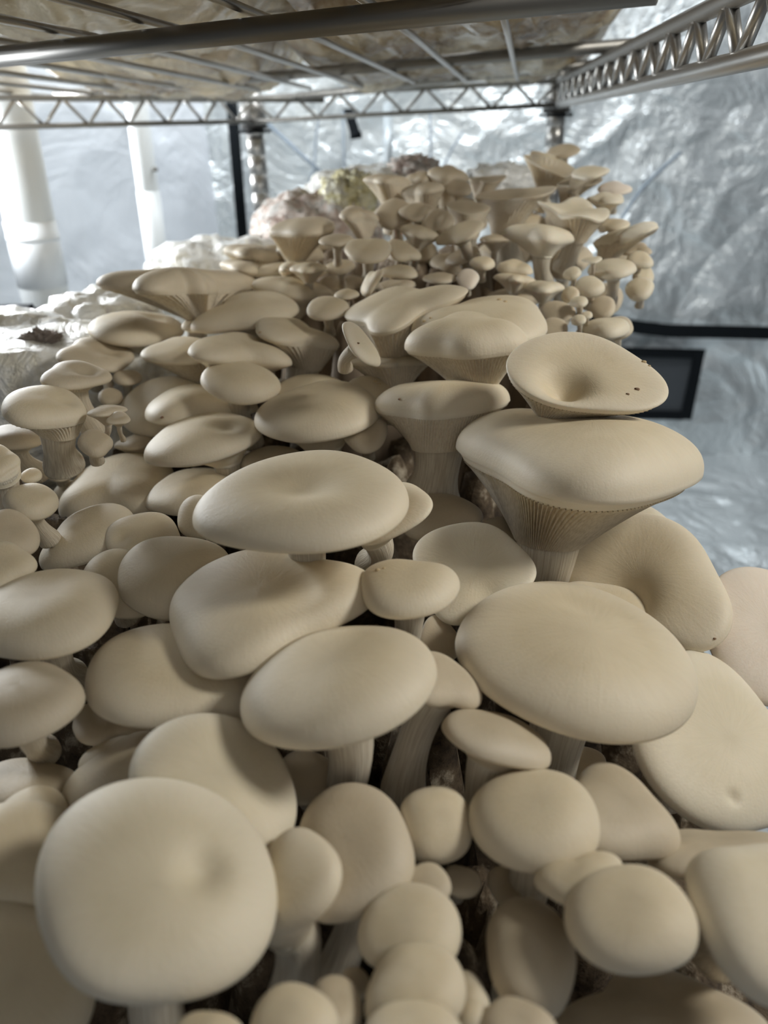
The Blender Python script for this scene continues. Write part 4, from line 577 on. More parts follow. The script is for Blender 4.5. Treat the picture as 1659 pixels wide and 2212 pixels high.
([42.4,674.0,-49.9],[-0.112,0.002,0.994],{'h':0.4,'q':0.9,'r':[16.52,17.75,22.93,24.4,17.71,13.89,17.11,21.69,16.83,10.9,11.1,16.64,21.25,20.24,18.65,17.73],'sc':[-0.091,-0.443,-1.101],'rs':0.394,'seed':4.52,'uk':1.4},[43.9,681.5,-82.5],1,1,1,0,"lens-shaped cap below the topmost dark dome",214),
([71.6,685.6,-49.5],[-0.026,-0.496,0.868],{'h':0.4,'q':0.9,'r':[11.32,10.94,11.3,11.93,12.29,12.1,11.63,11.6,12.19,12.38,11.27,10.0,10.03,11.4,12.61,12.3],'sc':[0,0,-0.7],'rs':0.25,'seed':5.89,'uk':1.4},[73.1,706.8,-68.6],1,0,1,0,"rounded cap right of the lens-shaped cap near the far top",215),
([104.4,722.9,-45.1],[-0.048,-0.108,0.993],{'h':0.1,'q':1.0,'r':[13.24,17.07,20.42,17.76,14.33,16.16,21.62,19.99,12.58,9.58,11.62,15.66,16.42,14.48,12.9,12.21],'sc':[-0.568,-0.515,-0.941],'rs':0.433,'seed':5.84,'uk':1.4,'cup':0.1},[96.1,727.1,-77.4],1,1,1,0,"flat dark cap edge in front of the far white plastic",216),
([117.2,655.5,-52.9],[-0.16,-0.031,0.987],{'h':0.05,'q':1.0,'r':[31.78,30.2,27.13,29.93,43.3,55.07,44.42,28.31,20.8,18.14,16.77,18.01,23.91,31.29,33.08,31.76],'sc':[-0.476,-0.369,-0.818],'rs':0.378,'seed':0.24,'uk':1.4,'cup':0.2},[115.8,667.5,-109.5],1,1,1,1,"wide shallow bowl-shaped cap with a pale front rim in the far cluster",217),
([158.5,730.2,-34.6],[0.323,-0.182,0.929],{'h':0.05,'q':1.0,'r':[26.51,33.56,41.3,48.99,47.38,33.62,23.1,21.68,25.28,26.71,25.82,28.26,32.31,29.77,23.62,22.16],'sc':[0.057,-0.34,-0.633],'rs':0.272,'seed':0.1,'uk':1.4,'cup':0.3},[158.7,752.0,-73.5],1,1,1,0,"tall trumpet cap at the top of the far cluster, seen from beside",218),
([182.9,785.2,-26.5],[-0.256,-0.285,0.924],{'h':0.2,'q':0.85,'r':[14.47,13.58,14.45,16.11,16.96,17.01,17.17,17.04,15.71,14.05,13.57,14.63,16.43,17.85,17.97,16.49],'sc':[0,0,-0.35],'rs':0.28,'seed':3.26,'uk':2.0},[189.7,808.4,-48.0],1,0,1,0,"rounded leaf-like cap tip at the very top of the far cluster",219),
([179.4,668.3,-39.4],[-0.192,-0.155,0.969],{'h':0.25,'q':0.9,'r':[14.16,12.19,13.12,17.24,20.61,19.68,17.11,14.82,12.57,11.33,12.35,14.81,15.89,15.35,15.55,15.89],'sc':[-1.014,-0.49,-0.648],'rs':0.355,'seed':0.2,'uk':1.4},[168.2,674.9,-66.6],1,1,2,0,"thin lit cap edge at the upper right of the far cluster",220),
([196.2,650.7,-51.3],[-0.123,-0.224,0.967],{'h':0.35,'q':0.85,'r':[11.42,10.03,11.48,14.95,16.67,15.62,14.68,14.05,12.42,10.9,11.12,12.68,13.81,14.21,14.6,13.82],'sc':[0,0,-0.35],'rs':0.28,'seed':3.94,'uk':2.0},[201.2,669.3,-70.3],1,0,3,0,"pinkish cap tip at the upper right of the far cluster",221),
([155.0,602.1,-60.7],[0.083,-0.153,0.985],{'h':0.15,'q':1.0,'r':[19.87,18.15,23.69,31.03,27.79,23.04,26.5,31.88,26.37,19.77,21.68,28.76,29.04,24.42,23.75,23.8],'sc':[-0.045,-0.437,-0.797],'rs':0.368,'seed':3.21,'uk':1.4,'cup':0.15,'wav':[0.1,4,0.5]},[151.3,613.0,-105.5],1,1,2,1,"ruffled cap with a bright wavy front rim in the far cluster",222),
([120.5,569.5,-76.9],[0.103,0.061,0.993],{'h':0.42,'q':0.9,'r':[20.47,29.75,44.47,46.53,33.95,27.32,29.57,28.96,19.13,12.54,12.54,17.27,21.38,20.56,18.41,17.8],'sc':[0.111,-0.083,-0.472],'rs':0.299,'seed':4.0,'uk':1.4},[129.3,584.6,-114.0],1,0,2,0,"bright spindle-shaped cap across the middle of the far cluster",223),
([191.7,585.6,-78.6],[-0.275,0.167,0.947],{'h':0.3,'q':0.9,'r':[21.8,20.72,16.66,16.72,24.49,35.51,29.7,13.76,12.32,12.32,14.86,36.28,46.36,30.93,19.88,18.88],'sc':[-0.761,-0.104,-0.506],'rs':0.271,'seed':2.65,'uk':1.4,'wav':[0.06,5,1]},[174.6,600.5,-111.1],1,1,2,0,"long crinkled cap reaching out to the right from the far cluster",224),
([167.1,537.1,-95.7],[-0.175,-0.066,0.982],{'h':0.45,'q':0.85,'r':[15.12,15.17,16.9,19.44,21.15,21.5,20.19,16.87,13.49,12.44,14.19,17.02,18.15,17.5,16.74,15.99],'sc':[0,0,-0.35],'rs':0.28,'seed':1.63,'uk':2.0},[174.3,558.5,-121.7],1,0,2,0,"pale almond-shaped cap at the right of the far cluster",225),
([193.4,561.0,-93.2],[-0.083,-0.407,0.909],{'h':0.5,'q':0.85,'r':[8.56,8.58,9.66,10.81,11.07,10.62,10.17,9.96,9.8,9.43,8.93,8.78,9.4,10.45,10.7,9.65],'sc':[0,0,-0.35],'rs':0.28,'seed':5.7,'uk':2.0},[197.2,575.9,-107.5],1,0,2,0,"bright round cap on the right rim of the far cluster",226),
([189.2,541.0,-109.7],[-0.365,-0.377,0.851],{'h':0.55,'q':0.85,'r':[9.96,10.29,10.61,11.22,11.93,12.08,11.43,10.38,9.56,9.55,10.67,12.27,12.68,11.41,10.04,9.66],'sc':[0,0,-0.35],'rs':0.28,'seed':4.37,'uk':2.0},[195.8,557.3,-125.4],1,0,2,0,"pale rounded cap on the right rim, lowest of three stacked there",227),
([201.2,569.2,-104.7],[0.117,-0.568,0.815],{'h':0.5,'q':0.85,'r':[6.67,6.93,8.16,9.79,10.19,9.11,8.09,7.87,8.22,8.89,9.84,10.59,10.27,9.05,7.87,7.08],'sc':[0,0,-0.35],'rs':0.28,'seed':0.04,'uk':2.0},[203.4,584.5,-117.6],1,0,2,0,"bright cap on the right rim, middle of three stacked there",228),
([134.5,521.8,-94.0],[-0.391,-0.382,0.837],{'h':0.6,'q':0.8,'r':[6.03,6.0,6.36,6.72,6.63,6.48,6.72,6.84,6.27,5.62,5.66,6.23,6.55,6.41,6.27,6.2],'sc':[0,0,-0.25],'rs':0.4,'seed':0.6,'uk':2.0,'rp':0.95},[139.1,535.5,-106.0],1,0,2,0,"small bright bead-like button in the right of the far cluster",229),
([143.5,507.6,-100.9],[-0.165,-0.382,0.909],{'h':0.6,'q':0.8,'r':[9.36,8.86,9.28,10.53,11.51,11.43,10.88,10.51,10.24,9.96,9.89,10.08,10.26,10.31,10.3,10.04],'sc':[0,0,-0.25],'rs':0.4,'seed':3.79,'uk':2.0,'rp':0.95},[147.4,522.7,-115.2],1,0,2,0,"bright egg-shaped button below the bead-like one",230),
([147.5,472.4,-121.8],[-0.078,0.012,0.997],{'h':0.55,'q':0.8,'r':[14.88,16.25,17.26,17.17,16.95,17.74,18.04,15.61,12.53,11.81,13.74,15.93,15.72,14.24,13.56,13.9],'sc':[0,0,-0.25],'rs':0.4,'seed':1.73,'uk':2.0,'rp':0.95},[152.6,490.6,-145.0],1,0,2,0,"large oval pale button at the bottom right of the far cluster",231),
([75.0,540.6,-89.0],[0.031,-0.256,0.966],{'h':0.6,'q':0.8,'r':[8.75,8.79,8.78,8.68,8.25,8.02,8.61,9.47,9.12,7.93,7.54,8.29,9.04,8.85,8.45,8.52],'sc':[0,0,-0.25],'rs':0.4,'seed':2.45,'uk':2.0,'rp':0.95},[76.0,553.7,-102.0],1,0,0,0,"small round button in the shaded middle of the far cluster",232),
([98.5,544.1,-93.1],[0.018,-0.153,0.988],{'h':0.4,'q':0.85,'r':[10.51,10.44,12.02,13.07,13.13,13.44,13.77,13.33,12.81,12.69,12.0,10.82,11.04,13.29,14.84,12.89],'sc':[0,0,-0.35],'rs':0.28,'seed':4.69,'uk':2.0,'lump':0.08},[100.5,561.1,-112.3],1,0,0,0,"knobbly little cap right of the small round button",233),
([113.7,513.6,-101.8],[-0.011,0.039,0.999],{'h':0.4,'q':0.9,'r':[14.08,12.66,12.08,14.09,16.3,16.31,15.45,13.86,10.91,9.19,10.89,15.11,15.56,11.97,10.73,12.7],'sc':[0,0,-0.7],'rs':0.25,'seed':5.55,'uk':1.4},[116.6,529.3,-127.2],1,0,2,0,"flat lit cap above the arched broad cap, in the far cluster",234),
([129.9,481.4,-104.9],[-0.262,-0.156,0.952],{'h':0.6,'q':0.8,'r':[5.87,6.03,6.48,6.87,6.6,6.07,6.05,6.27,5.9,5.23,5.3,6.32,7.21,6.95,6.25,5.91],'sc':[0,0,-0.25],'rs':0.4,'seed':3.31,'uk':2.0,'rp':0.95},[133.7,493.5,-117.6],1,0,2,0,"small bright button below the egg-shaped button",235),
([126.8,466.1,-112.5],[-0.323,-0.295,0.899],{'h':0.6,'q':0.8,'r':[4.61,4.58,4.81,5.17,5.35,5.25,5.05,4.9,4.76,4.66,4.69,4.88,5.08,5.13,5.03,4.82],'sc':[0,0,-0.25],'rs':0.4,'seed':1.09,'uk':2.0,'rp':0.95},[130.8,478.9,-124.8],1,0,2,0,"tiny pale button left of the large oval pale button",236),
([43.9,531.1,-96.3],[0.011,-0.065,0.998],{'h':0.35,'q':0.85,'r':[11.81,11.44,11.65,12.06,11.64,10.94,11.27,12.34,12.46,11.53,11.2,11.85,12.31,12.03,11.87,12.01],'sc':[0,0,-0.35],'rs':0.28,'seed':4.58,'uk':2.0},[44.7,546.4,-114.6],1,0,1,0,"dim flat cap low in the middle of the far cluster",237),
([34.3,605.8,-75.7],[0.25,-0.027,0.968],{'h':0.4,'q':0.9,'r':[16.59,13.67,11.27,15.05,22.16,21.55,17.19,16.46,16.42,14.51,14.9,18.93,18.38,11.81,9.3,12.59],'sc':[0,0,-0.7],'rs':0.25,'seed':0.44,'uk':1.4},[30.7,626.0,-104.2],1,0,0,0,"smooth pointed cap sloping right in the centre left of the far cluster",238),
([65.1,593.1,-75.0],[-0.38,-0.124,0.916],{'h':0.35,'q':0.85,'r':[18.63,18.63,19.01,20.33,21.27,21.03,21.04,21.28,19.3,15.8,14.5,16.71,20.15,20.74,19.16,18.45],'sc':[0,0,-0.35],'rs':0.28,'seed':0.81,'uk':2.0},[73.0,619.0,-102.5],1,0,0,0,"large tilted oval cap in the centre of the far cluster",239),
([16.4,644.0,-65.0],[-0.143,-0.509,0.849],{'h':0.45,'q':0.85,'r':[17.39,16.1,15.77,17.21,18.68,18.43,17.51,17.21,17.15,16.92,17.06,17.46,17.14,16.36,16.52,17.49],'sc':[0,0,-0.35],'rs':0.28,'seed':4.44,'uk':2.0},[18.8,672.7,-88.3],1,0,1,1,"tall dark dome left of centre in the far cluster",240),
([8.7,134.1,-188.8],[0.081,-0.11,0.991],{'h':0.5,'q':0.8,'r':[7.01,6.64,6.46,6.33,5.98,5.69,5.84,6.34,6.73,6.83,6.8,6.66,6.45,6.48,6.86,7.18],'sc':[0,0,-0.25],'rs':0.4,'seed':3.6,'uk':2.0,'rp':0.95},[8.6,142.7,-207.4],0,0,1,0,"small shaded cap under the ball-shaped cap in the lower middle",241),
([69.0,615.4,-94.9],[-0.401,-0.155,0.903],{'h':0.35,'q':0.85,'r':[13.72,13.74,12.82,12.12,12.88,14.91,16.3,15.55,13.81,12.77,12.9,13.78,14.49,14.3,13.58,13.33],'sc':[0,0,-0.35],'rs':0.28,'seed':5.0,'uk':2.0},[74.9,634.3,-115.0],1,0,1,0,"dark tilted cap in the deepest shade of the far cluster",242),
([118.3,490.3,-113.3],[-0.178,-0.37,0.912],{'h':0.45,'q':0.85,'r':[12.23,11.45,10.97,11.58,12.78,13.48,13.05,11.73,10.54,10.5,11.66,12.62,12.01,10.93,10.99,11.95],'sc':[0,0,-0.35],'rs':0.28,'seed':0.53,'uk':2.0},[122.6,508.1,-131.3],1,0,1,0,"dim cap with a bright spot low in the far cluster",243),
([152.4,504.8,-114.0],[-0.325,-0.395,0.859],{'h':0.45,'q':0.85,'r':[8.9,9.55,10.62,11.52,11.53,10.65,9.73,9.3,9.15,9.11,9.51,10.54,11.45,11.13,9.91,8.98],'sc':[0,0,-0.35],'rs':0.28,'seed':4.72,'uk':2.0},[157.8,520.2,-129.0],1,0,1,0,"shaded round cap behind the small bright buttons",246),
([184.2,631.1,-56.5],[-0.116,-0.146,0.982],{'h':0.25,'q':0.9,'r':[11.95,11.35,12.87,15.3,15.64,14.97,15.85,16.2,13.02,10.09,10.98,15.75,19.56,18.06,15.27,13.48],'sc':[0,0,-0.7],'rs':0.25,'seed':4.13,'uk':1.4,'wav':[0.08,4,0]},[190.1,651.1,-82.4],1,0,2,0,"wavy thin cap above the ruffled one at upper right",247),
([186.2,612.0,-74.4],[-0.214,-0.099,0.972],{'h':0.3,'q':0.85,'r':[11.47,11.05,12.21,14.51,16.48,16.92,15.65,13.09,10.57,9.54,10.47,12.74,14.61,14.96,14.19,12.84],'sc':[0,0,-0.35],'rs':0.28,'seed':2.04,'uk':2.0},[192.2,629.1,-93.8],1,0,0,0,"shaded cap between the ruffled and crinkled far caps",248),
([199.1,585.5,-89.4],[-0.209,-0.241,0.948],{'h':0.35,'q':0.85,'r':[7.75,8.5,10.72,12.77,13.01,11.37,9.94,10.31,11.57,10.37,7.32,6.12,7.87,11.46,12.01,9.28],'sc':[0,0,-0.35],'rs':0.28,'seed':2.67,'uk':2.0},[203.9,599.6,-104.3],1,0,1,0,"brown shaded cap behind the bright right rim caps",249),
([76.2,645.9,-60.6],[0.034,-0.223,0.974],{'h':0.08,'q':1.0,'r':[18.24,16.58,15.32,16.26,17.75,18.0,18.05,18.32,17.15,15.3,15.49,17.76,18.54,16.67,15.84,17.35],'sc':[-0.005,-0.78,-1.096],'rs':0.532,'seed':2.2,'uk':1.4,'cup':0.12},[78.9,647.8,-101.6],1,1,1,0,"trumpet cap with a long smooth side below the shallow bowl",250),
([92.8,606.5,-81.7],[-0.009,-0.021,1.0],{'h':0.35,'q':0.9,'r':[11.08,9.22,10.55,13.69,14.07,12.5,12.41,12.53,10.88,9.87,11.25,12.72,11.31,10.05,11.44,12.97],'sc':[0,0,-0.7],'rs':0.25,'seed':5.04,'uk':1.4},[94.6,621.3,-103.4],1,0,1,0,"thin arched cap edge left of the spindle-shaped cap",251),
([148.4,525.4,-85.7],[-0.182,-0.077,0.98],{'h':0.3,'q':0.85,'r':[6.44,6.36,6.19,6.17,6.64,7.78,8.45,7.08,5.11,4.55,5.67,7.5,7.86,6.88,6.28,6.32],'sc':[0,0,-0.35],'rs':0.28,'seed':1.97,'uk':2.0},[152.0,537.1,-98.9],1,0,2,0,"tiny bright sliver of a cap above the almond-shaped cap",252),
([174.6,675.8,-46.0],[-0.212,-0.072,0.975],{'h':0.05,'q':1.0,'r':[14.51,14.29,15.58,18.37,22.88,26.49,24.05,17.44,12.91,12.07,14.09,17.77,21.41,22.68,20.39,16.75],'sc':[-0.8,-0.359,-0.625],'rs':0.343,'seed':1.94,'uk':1.4,'cup':0.2},[167.5,685.6,-75.1],1,1,1,0,"funnel cap with a brown underside at the upper right far top",253),
([154.3,477.6,-121.8],[-0.373,-0.297,0.879],{'h':0.4,'q':0.85,'r':[11.03,11.44,12.14,12.35,12.4,12.71,12.82,12.3,11.63,11.32,11.26,11.36,11.87,12.54,12.46,11.56],'sc':[0,0,-0.35],'rs':0.28,'seed':5.61,'uk':2.0},[161.4,494.7,-139.9],1,0,1,0,"brown-shaded cap hugging the back of the large oval pale button",254),
([35.0,633.6,-62.9],[0.027,-0.349,0.937],{'h':0.3,'q':0.85,'r':[15.03,15.42,16.1,15.77,13.69,12.39,13.68,16.08,16.09,14.44,14.23,15.19,14.89,13.57,13.36,14.32],'sc':[0,0,-0.35],'rs':0.28,'seed':5.52,'uk':2.0,'lump':0.08},[35.4,656.2,-83.9],1,0,1,0,"folded dark cap in the upper middle of the far cluster",255),
([49.4,616.6,-67.5],[-0.18,-0.507,0.843],{'h':0.3,'q':0.85,'r':[12.49,11.88,12.38,13.8,14.28,13.03,12.05,12.63,13.66,13.24,11.89,11.34,11.91,12.8,13.31,13.21],'sc':[0,0,-0.35],'rs':0.28,'seed':5.81,'uk':2.0,'lump':0.1},[52.3,637.8,-84.9],1,0,1,0,"crinkled small cap beside the large tilted oval far cap",256),
([-70.3,705.1,-102.6],[0.157,-0.252,0.955],{'h':0.45,'q':0.9,'r':[22.11,22.41,19.82,18.68,19.52,20.48,21.07,21.74,21.57,20.58,21.08,23.41,23.41,19.49,16.86,18.49],'sc':[0,0,-0.7],'rs':0.25,'seed':4.85,'uk':1.4},[-76.0,737.0,-140.3],1,0,1,0,"dim cap in the shade under the broad sloping far cap",260),
([-27.7,646.8,-121.0],[0.07,-0.036,0.997],{'h':0.45,'q':0.9,'r':[18.28,23.08,23.31,20.45,18.75,19.94,23.12,24.06,20.08,16.16,16.95,22.47,25.56,20.15,14.54,14.1],'sc':[0,0,-0.7],'rs':0.25,'seed':0.52,'uk':1.4},[-30.2,672.7,-159.2],1,0,1,0,"dim cap deep behind the small lit cap of the far cluster",261),
([-36.1,618.3,-125.3],[0.027,-0.021,0.999],{'h':0.45,'q':0.9,'r':[15.53,19.63,20.38,17.69,15.28,15.02,17.06,19.52,18.69,15.39,14.39,17.65,21.92,19.99,14.76,12.98],'sc':[0,0,-0.7],'rs':0.25,'seed':0.55,'uk':1.4},[-37.6,640.2,-158.5],1,0,1,0,"shaded cap low between the hooded cap and the bent finger-like cap",262),
([18.6,749.3,-78.7],[-0.041,-0.464,0.885],{'h':0.45,'q':0.9,'r':[20.59,22.14,22.25,21.6,20.28,18.75,19.12,22.2,24.31,21.6,18.18,18.23,20.61,21.11,19.37,18.93],'sc':[0,0,-0.7],'rs':0.25,'seed':3.34,'uk':1.4},[20.1,786.3,-113.7],1,0,1,0,"dark cap behind the tall dark dome of the far cluster",263),
([32.9,682.4,-101.3],[-0.029,-0.236,0.971],{'h':0.45,'q':0.9,'r':[20.88,22.59,23.25,22.97,22.58,21.99,21.81,23.03,24.35,22.97,20.11,19.43,21.42,22.85,21.54,20.15],'sc':[0,0,-0.7],'rs':0.25,'seed':5.14,'uk':1.4},[34.6,716.0,-141.8],1,0,1,0,"dark cap under the smooth pointed cap of the far cluster",264),
([82.9,748.8,-79.5],[-0.021,-0.509,0.861],{'h':0.45,'q':0.9,'r':[23.33,22.81,24.37,25.76,26.14,26.33,25.73,23.91,23.06,24.63,26.33,25.22,23.52,24.31,26.25,25.64],'sc':[0,0,-0.7],'rs':0.25,'seed':5.31,'uk':1.4},[86.2,794.6,-121.2],1,0,1,0,"dark cap behind the crinkled small cap of the far cluster",265),
([66.7,654.4,-108.9],[0.054,-0.135,0.989],{'h':0.45,'q':0.9,'r':[24.05,21.04,19.44,21.96,25.27,25.71,24.81,23.48,20.89,19.44,21.79,25.18,22.86,18.1,17.82,21.99],'sc':[0,0,-0.7],'rs':0.25,'seed':3.82,'uk':1.4},[67.5,685.4,-150.5],1,0,1,0,"dark cap in the hollow above the dim flat far cap",266),
([119.4,695.0,-106.8],[-0.035,-0.164,0.986],{'h':0.45,'q':0.9,'r':[27.52,24.43,22.16,22.89,24.81,26.85,29.27,29.34,25.12,21.84,23.75,28.54,28.51,24.36,23.46,26.44],'sc':[0,0,-0.7],'rs':0.25,'seed':5.73,'uk':1.4},[124.6,731.6,-154.4],1,0,1,0,"shaded cap under the bright spindle-shaped cap",267),
([162.2,666.1,-108.1],[-0.15,-0.336,0.93],{'h':0.45,'q':0.9,'r':[25.54,24.24,22.74,22.95,24.41,26.37,28.25,27.89,24.38,21.69,23.33,28.07,29.65,26.32,23.9,24.63],'sc':[0,0,-0.7],'rs':0.25,'seed':0.91,'uk':1.4},[172.3,706.9,-153.7],1,0,1,0,"shaded cap behind the stems in the right of the far cluster",268),
([108.3,589.4,-125.1],[-0.082,-0.095,0.992],{'h':0.45,'q':0.9,'r':[21.68,21.94,21.56,21.78,20.98,19.94,21.51,24.06,21.78,17.21,17.05,22.12,25.69,22.17,18.71,19.46],'sc':[0,0,-0.7],'rs':0.25,'seed':1.33,'uk':1.4},[113.9,617.7,-165.7],1,0,1,0,"shaded cap below the flat lit cap of the far cluster",269),
([184.4,608.4,-131.9],[-0.346,-0.43,0.834],{'h':0.45,'q':0.9,'r':[15.56,16.73,18.19,19.95,20.91,20.42,19.92,19.85,18.22,14.89,12.95,13.96,16.53,17.29,15.88,15.02],'sc':[0,0,-0.7],'rs':0.25,'seed':1.99,'uk':1.4},[196.0,637.8,-162.0],1,0,1,0,"shaded cap between the egg-shaped button and the right rim",270),
([208.0,668.3,-103.8],[-0.193,-0.429,0.882],{'h':0.45,'q':0.9,'r':[15.37,16.02,17.28,18.5,19.49,19.35,17.62,15.94,15.52,15.42,14.44,13.63,14.49,16.46,17.12,16.05],'sc':[0,0,-0.7],'rs':0.25,'seed':1.54,'uk':1.4},[216.4,696.4,-132.4],1,0,1,0,"shaded cap behind the almond-shaped far cap",271),
([180.6,723.5,-84.8],[-0.067,-0.439,0.896],{'h':0.45,'q':0.9,'r':[23.1,20.88,21.74,24.64,26.88,27.62,26.87,24.22,21.59,21.62,23.71,23.99,21.8,21.24,23.63,25.23],'sc':[0,0,-0.7],'rs':0.25,'seed':1.87,'uk':1.4},[188.0,764.7,-125.6],1,0,1,0,"shaded cap under the ruffled cap's bright rim",272),
([139.3,745.4,-86.2],[-0.027,-0.374,0.927],{'h':0.45,'q':0.9,'r':[23.74,21.11,19.54,20.97,23.41,24.61,24.56,23.0,20.04,18.44,20.22,23.26,22.72,20.01,20.05,22.89],'sc':[0,0,-0.7],'rs':0.25,'seed':0.71,'uk':1.4},[143.8,781.9,-124.5],1,0,1,0,"shaded cap under the shallow bowl-shaped cap",273),
([-91.2,711.8,-103.5],[0.12,-0.267,0.956],{'h':0.45,'q':0.9,'r':[16.48,19.8,20.59,18.67,16.59,16.04,17.23,18.84,18.53,16.52,15.71,17.33,19.07,17.59,14.7,14.08],'sc':[0,0,-0.7],'rs':0.25,'seed':2.25,'uk':1.4},[-95.8,738.8,-135.1],1,0,1,0,"dim cap at the far left foot of the far cluster",274),
([55.6,776.2,-70.5],[-0.071,-0.283,0.956],{'h':0.45,'q':0.9,'r':[20.05,20.8,19.63,18.44,17.84,18.34,20.79,23.24,21.2,16.8,15.71,19.01,22.34,20.6,17.68,17.87],'sc':[0,0,-0.7],'rs':0.25,'seed':0.18,'uk':1.4},[58.5,807.0,-104.8],1,0,1,0,"dark cap beneath the lens-shaped far cap",275),
([132.3,561.9,-134.5],[-0.209,-0.229,0.951],{'h':0.45,'q':0.9,'r':[14.54,14.91,15.88,17.21,17.02,15.6,15.5,16.73,16.29,13.93,13.16,15.25,17.58,16.83,14.87,14.25],'sc':[0,0,-0.7],'rs':0.25,'seed':3.23,'uk':1.4},[139.5,584.9,-164.1],1,0,1,0,"dim cap at the lower foot of the far cluster",276),
([-52.4,725.6,-93.9],[0.067,-0.374,0.925],{'h':0.45,'q':0.9,'r':[16.14,16.85,18.05,17.81,16.34,15.41,15.46,16.04,17.05,18.11,17.78,15.92,14.69,15.27,16.48,16.54],'sc':[0,0,-0.7],'rs':0.25,'seed':5.67,'uk':1.4},[-54.8,753.5,-123.1],1,0,1,0,"dim cap behind the small curled far cap",277),
([-98.0,112.4,-194.7],[0.365,-0.24,0.9],{'h':0.45,'q':0.85,'r':[19.43,19.26,19.75,19.02,18.58,21.23,24.78,22.47,16.7,14.22,15.39,16.99,17.06,17.63,19.51,20.31],'sc':[0,0,-0.35],'rs':0.28,'seed':4.29,'uk':2.0},[-110.9,130.0,-233.9],0,0,0,0,"blurred smooth cap in the bottom left corner under the largest front cap",301),
([-97.7,188.7,-193.7],[-0.127,0.031,0.991],{'h':0.4,'q':0.85,'r':[9.92,10.14,10.7,10.94,10.44,9.86,10.18,11.35,11.89,10.81,9.45,9.26,10.18,11.06,10.96,10.3],'sc':[0,0,-0.35],'rs':0.28,'seed':1.3,'uk':2.0},[-100.1,198.1,-215.0],0,0,0,0,"small cap tip peeping above the narrow lobed cap at lower left",401),
([-192.9,404.3,-194.8],[-0.102,-0.569,0.816],{'h':0.5,'q':0.85,'r':[7.1,7.02,8.57,10.49,10.85,10.25,10.0,9.77,9.02,8.46,8.65,9.15,9.41,9.57,9.45,8.39],'sc':[0,0,-0.35],'rs':0.28,'seed':2.18,'uk':2.0},[-196.7,422.4,-213.5],0,0,0,0,"tiny cap bulge on the left flank of the broad domed cap",491),
([-128.3,529.5,-122.5],[0.017,-0.318,0.948],{'h':0.4,'q':0.85,'r':[10.16,10.62,11.89,13.01,12.38,10.45,9.38,10.09,11.71,12.23,11.34,10.65,10.81,11.16,10.98,10.44],'sc':[0,0,-0.35],'rs':0.28,'seed':1.47,'uk':2.0},[-131.1,546.7,-140.5],0,0,0,0,"little lobe at the left tip of the tilted oval cap",661),
([-8.8,387.4,-154.6],[-0.091,-0.398,0.913],{'h':0.3,'q':0.85,'r':[11.84,13.18,14.88,15.07,13.68,12.8,13.39,14.14,13.35,11.98,11.82,12.97,13.99,13.68,12.54,11.7],'sc':[0,0,-0.35],'rs':0.28,'seed':4.61,'uk':2.0},[-8.2,407.4,-176.7],0,0,1,0,"shadowed cap behind the pointed corner of the lit centre cap",751),
([13.1,532.4,-101.2],[-0.052,-0.004,0.999],{'h':0.35,'q':0.85,'r':[14.5,14.88,14.47,15.3,16.14,14.72,13.32,14.35,15.91,14.68,13.06,14.26,16.73,15.99,13.45,13.1],'sc':[0,0,-0.35],'rs':0.28,'seed':5.66,'uk':2.0},[14.1,550.8,-124.2],1,0,1,0,"dim oval cap under the arched cap of the far cluster",2091),
([97.4,529.8,-98.8],[0.168,0.147,0.975],{'h':0.4,'q':0.9,'r':[15.18,12.19,11.63,15.03,14.01,10.43,12.26,17.02,12.09,7.17,8.58,19.14,19.0,8.43,7.17,10.87],'sc':[0,0,-0.7],'rs':0.25,'seed':2.12,'uk':1.4},[97.1,543.1,-122.3],1,0,0,0,"thin cap edge beneath the knobbly little cap",2331),
([129.2,502.3,-104.0],[-0.35,-0.412,0.841],{'h':0.5,'q':0.85,'r':[6.18,6.21,6.78,7.78,8.1,7.2,6.24,5.95,6.06,6.21,6.58,7.29,7.73,7.36,6.72,6.36],'sc':[0,0,-0.35],'rs':0.28,'seed':4.32,'uk':2.0},[133.8,516.4,-116.8],1,0,0,0,"hazy rounded cap left of the bright egg-shaped button",2341),
([132.9,470.7,-110.5],[-0.201,-0.344,0.917],{'h':0.6,'q':0.8,'r':[3.43,3.56,3.73,3.75,3.73,3.8,3.85,3.65,3.41,3.42,3.68,3.94,4.02,3.96,3.78,3.54],'sc':[0,0,-0.25],'rs':0.4,'seed':2.46,'uk':2.0,'rp':0.95},[136.3,483.6,-122.5],1,0,2,0,"tiniest button tucked above the tiny pale button",2361),
([62.3,520.4,-95.1],[-0.097,-0.49,0.866],{'h':0.4,'q':0.85,'r':[7.98,8.36,8.92,9.93,10.55,9.98,9.03,8.38,7.81,7.47,8.16,9.93,10.87,9.58,8.0,7.6],'sc':[0,0,-0.35],'rs':0.28,'seed':5.94,'uk':2.0},[64.1,535.5,-108.4],1,0,3,0,"dim pinkish little cap left of the knobbly cap",2371),
([112.5,472.7,-119.3],[-0.184,-0.429,0.884],{'h':0.35,'q':0.85,'r':[9.27,9.73,10.37,10.85,11.02,10.76,10.32,10.17,10.29,10.15,9.78,9.9,10.64,11.06,10.41,9.5],'sc':[0,0,-0.35],'rs':0.28,'seed':4.98,'uk':2.0},[116.3,488.7,-134.9],1,0,1,0,"shaded cap just behind the broad cap with crumbs",2431)
]
BY = {}
for rec in MUSH:
    BY[rec[9]] = mushroom(rec)

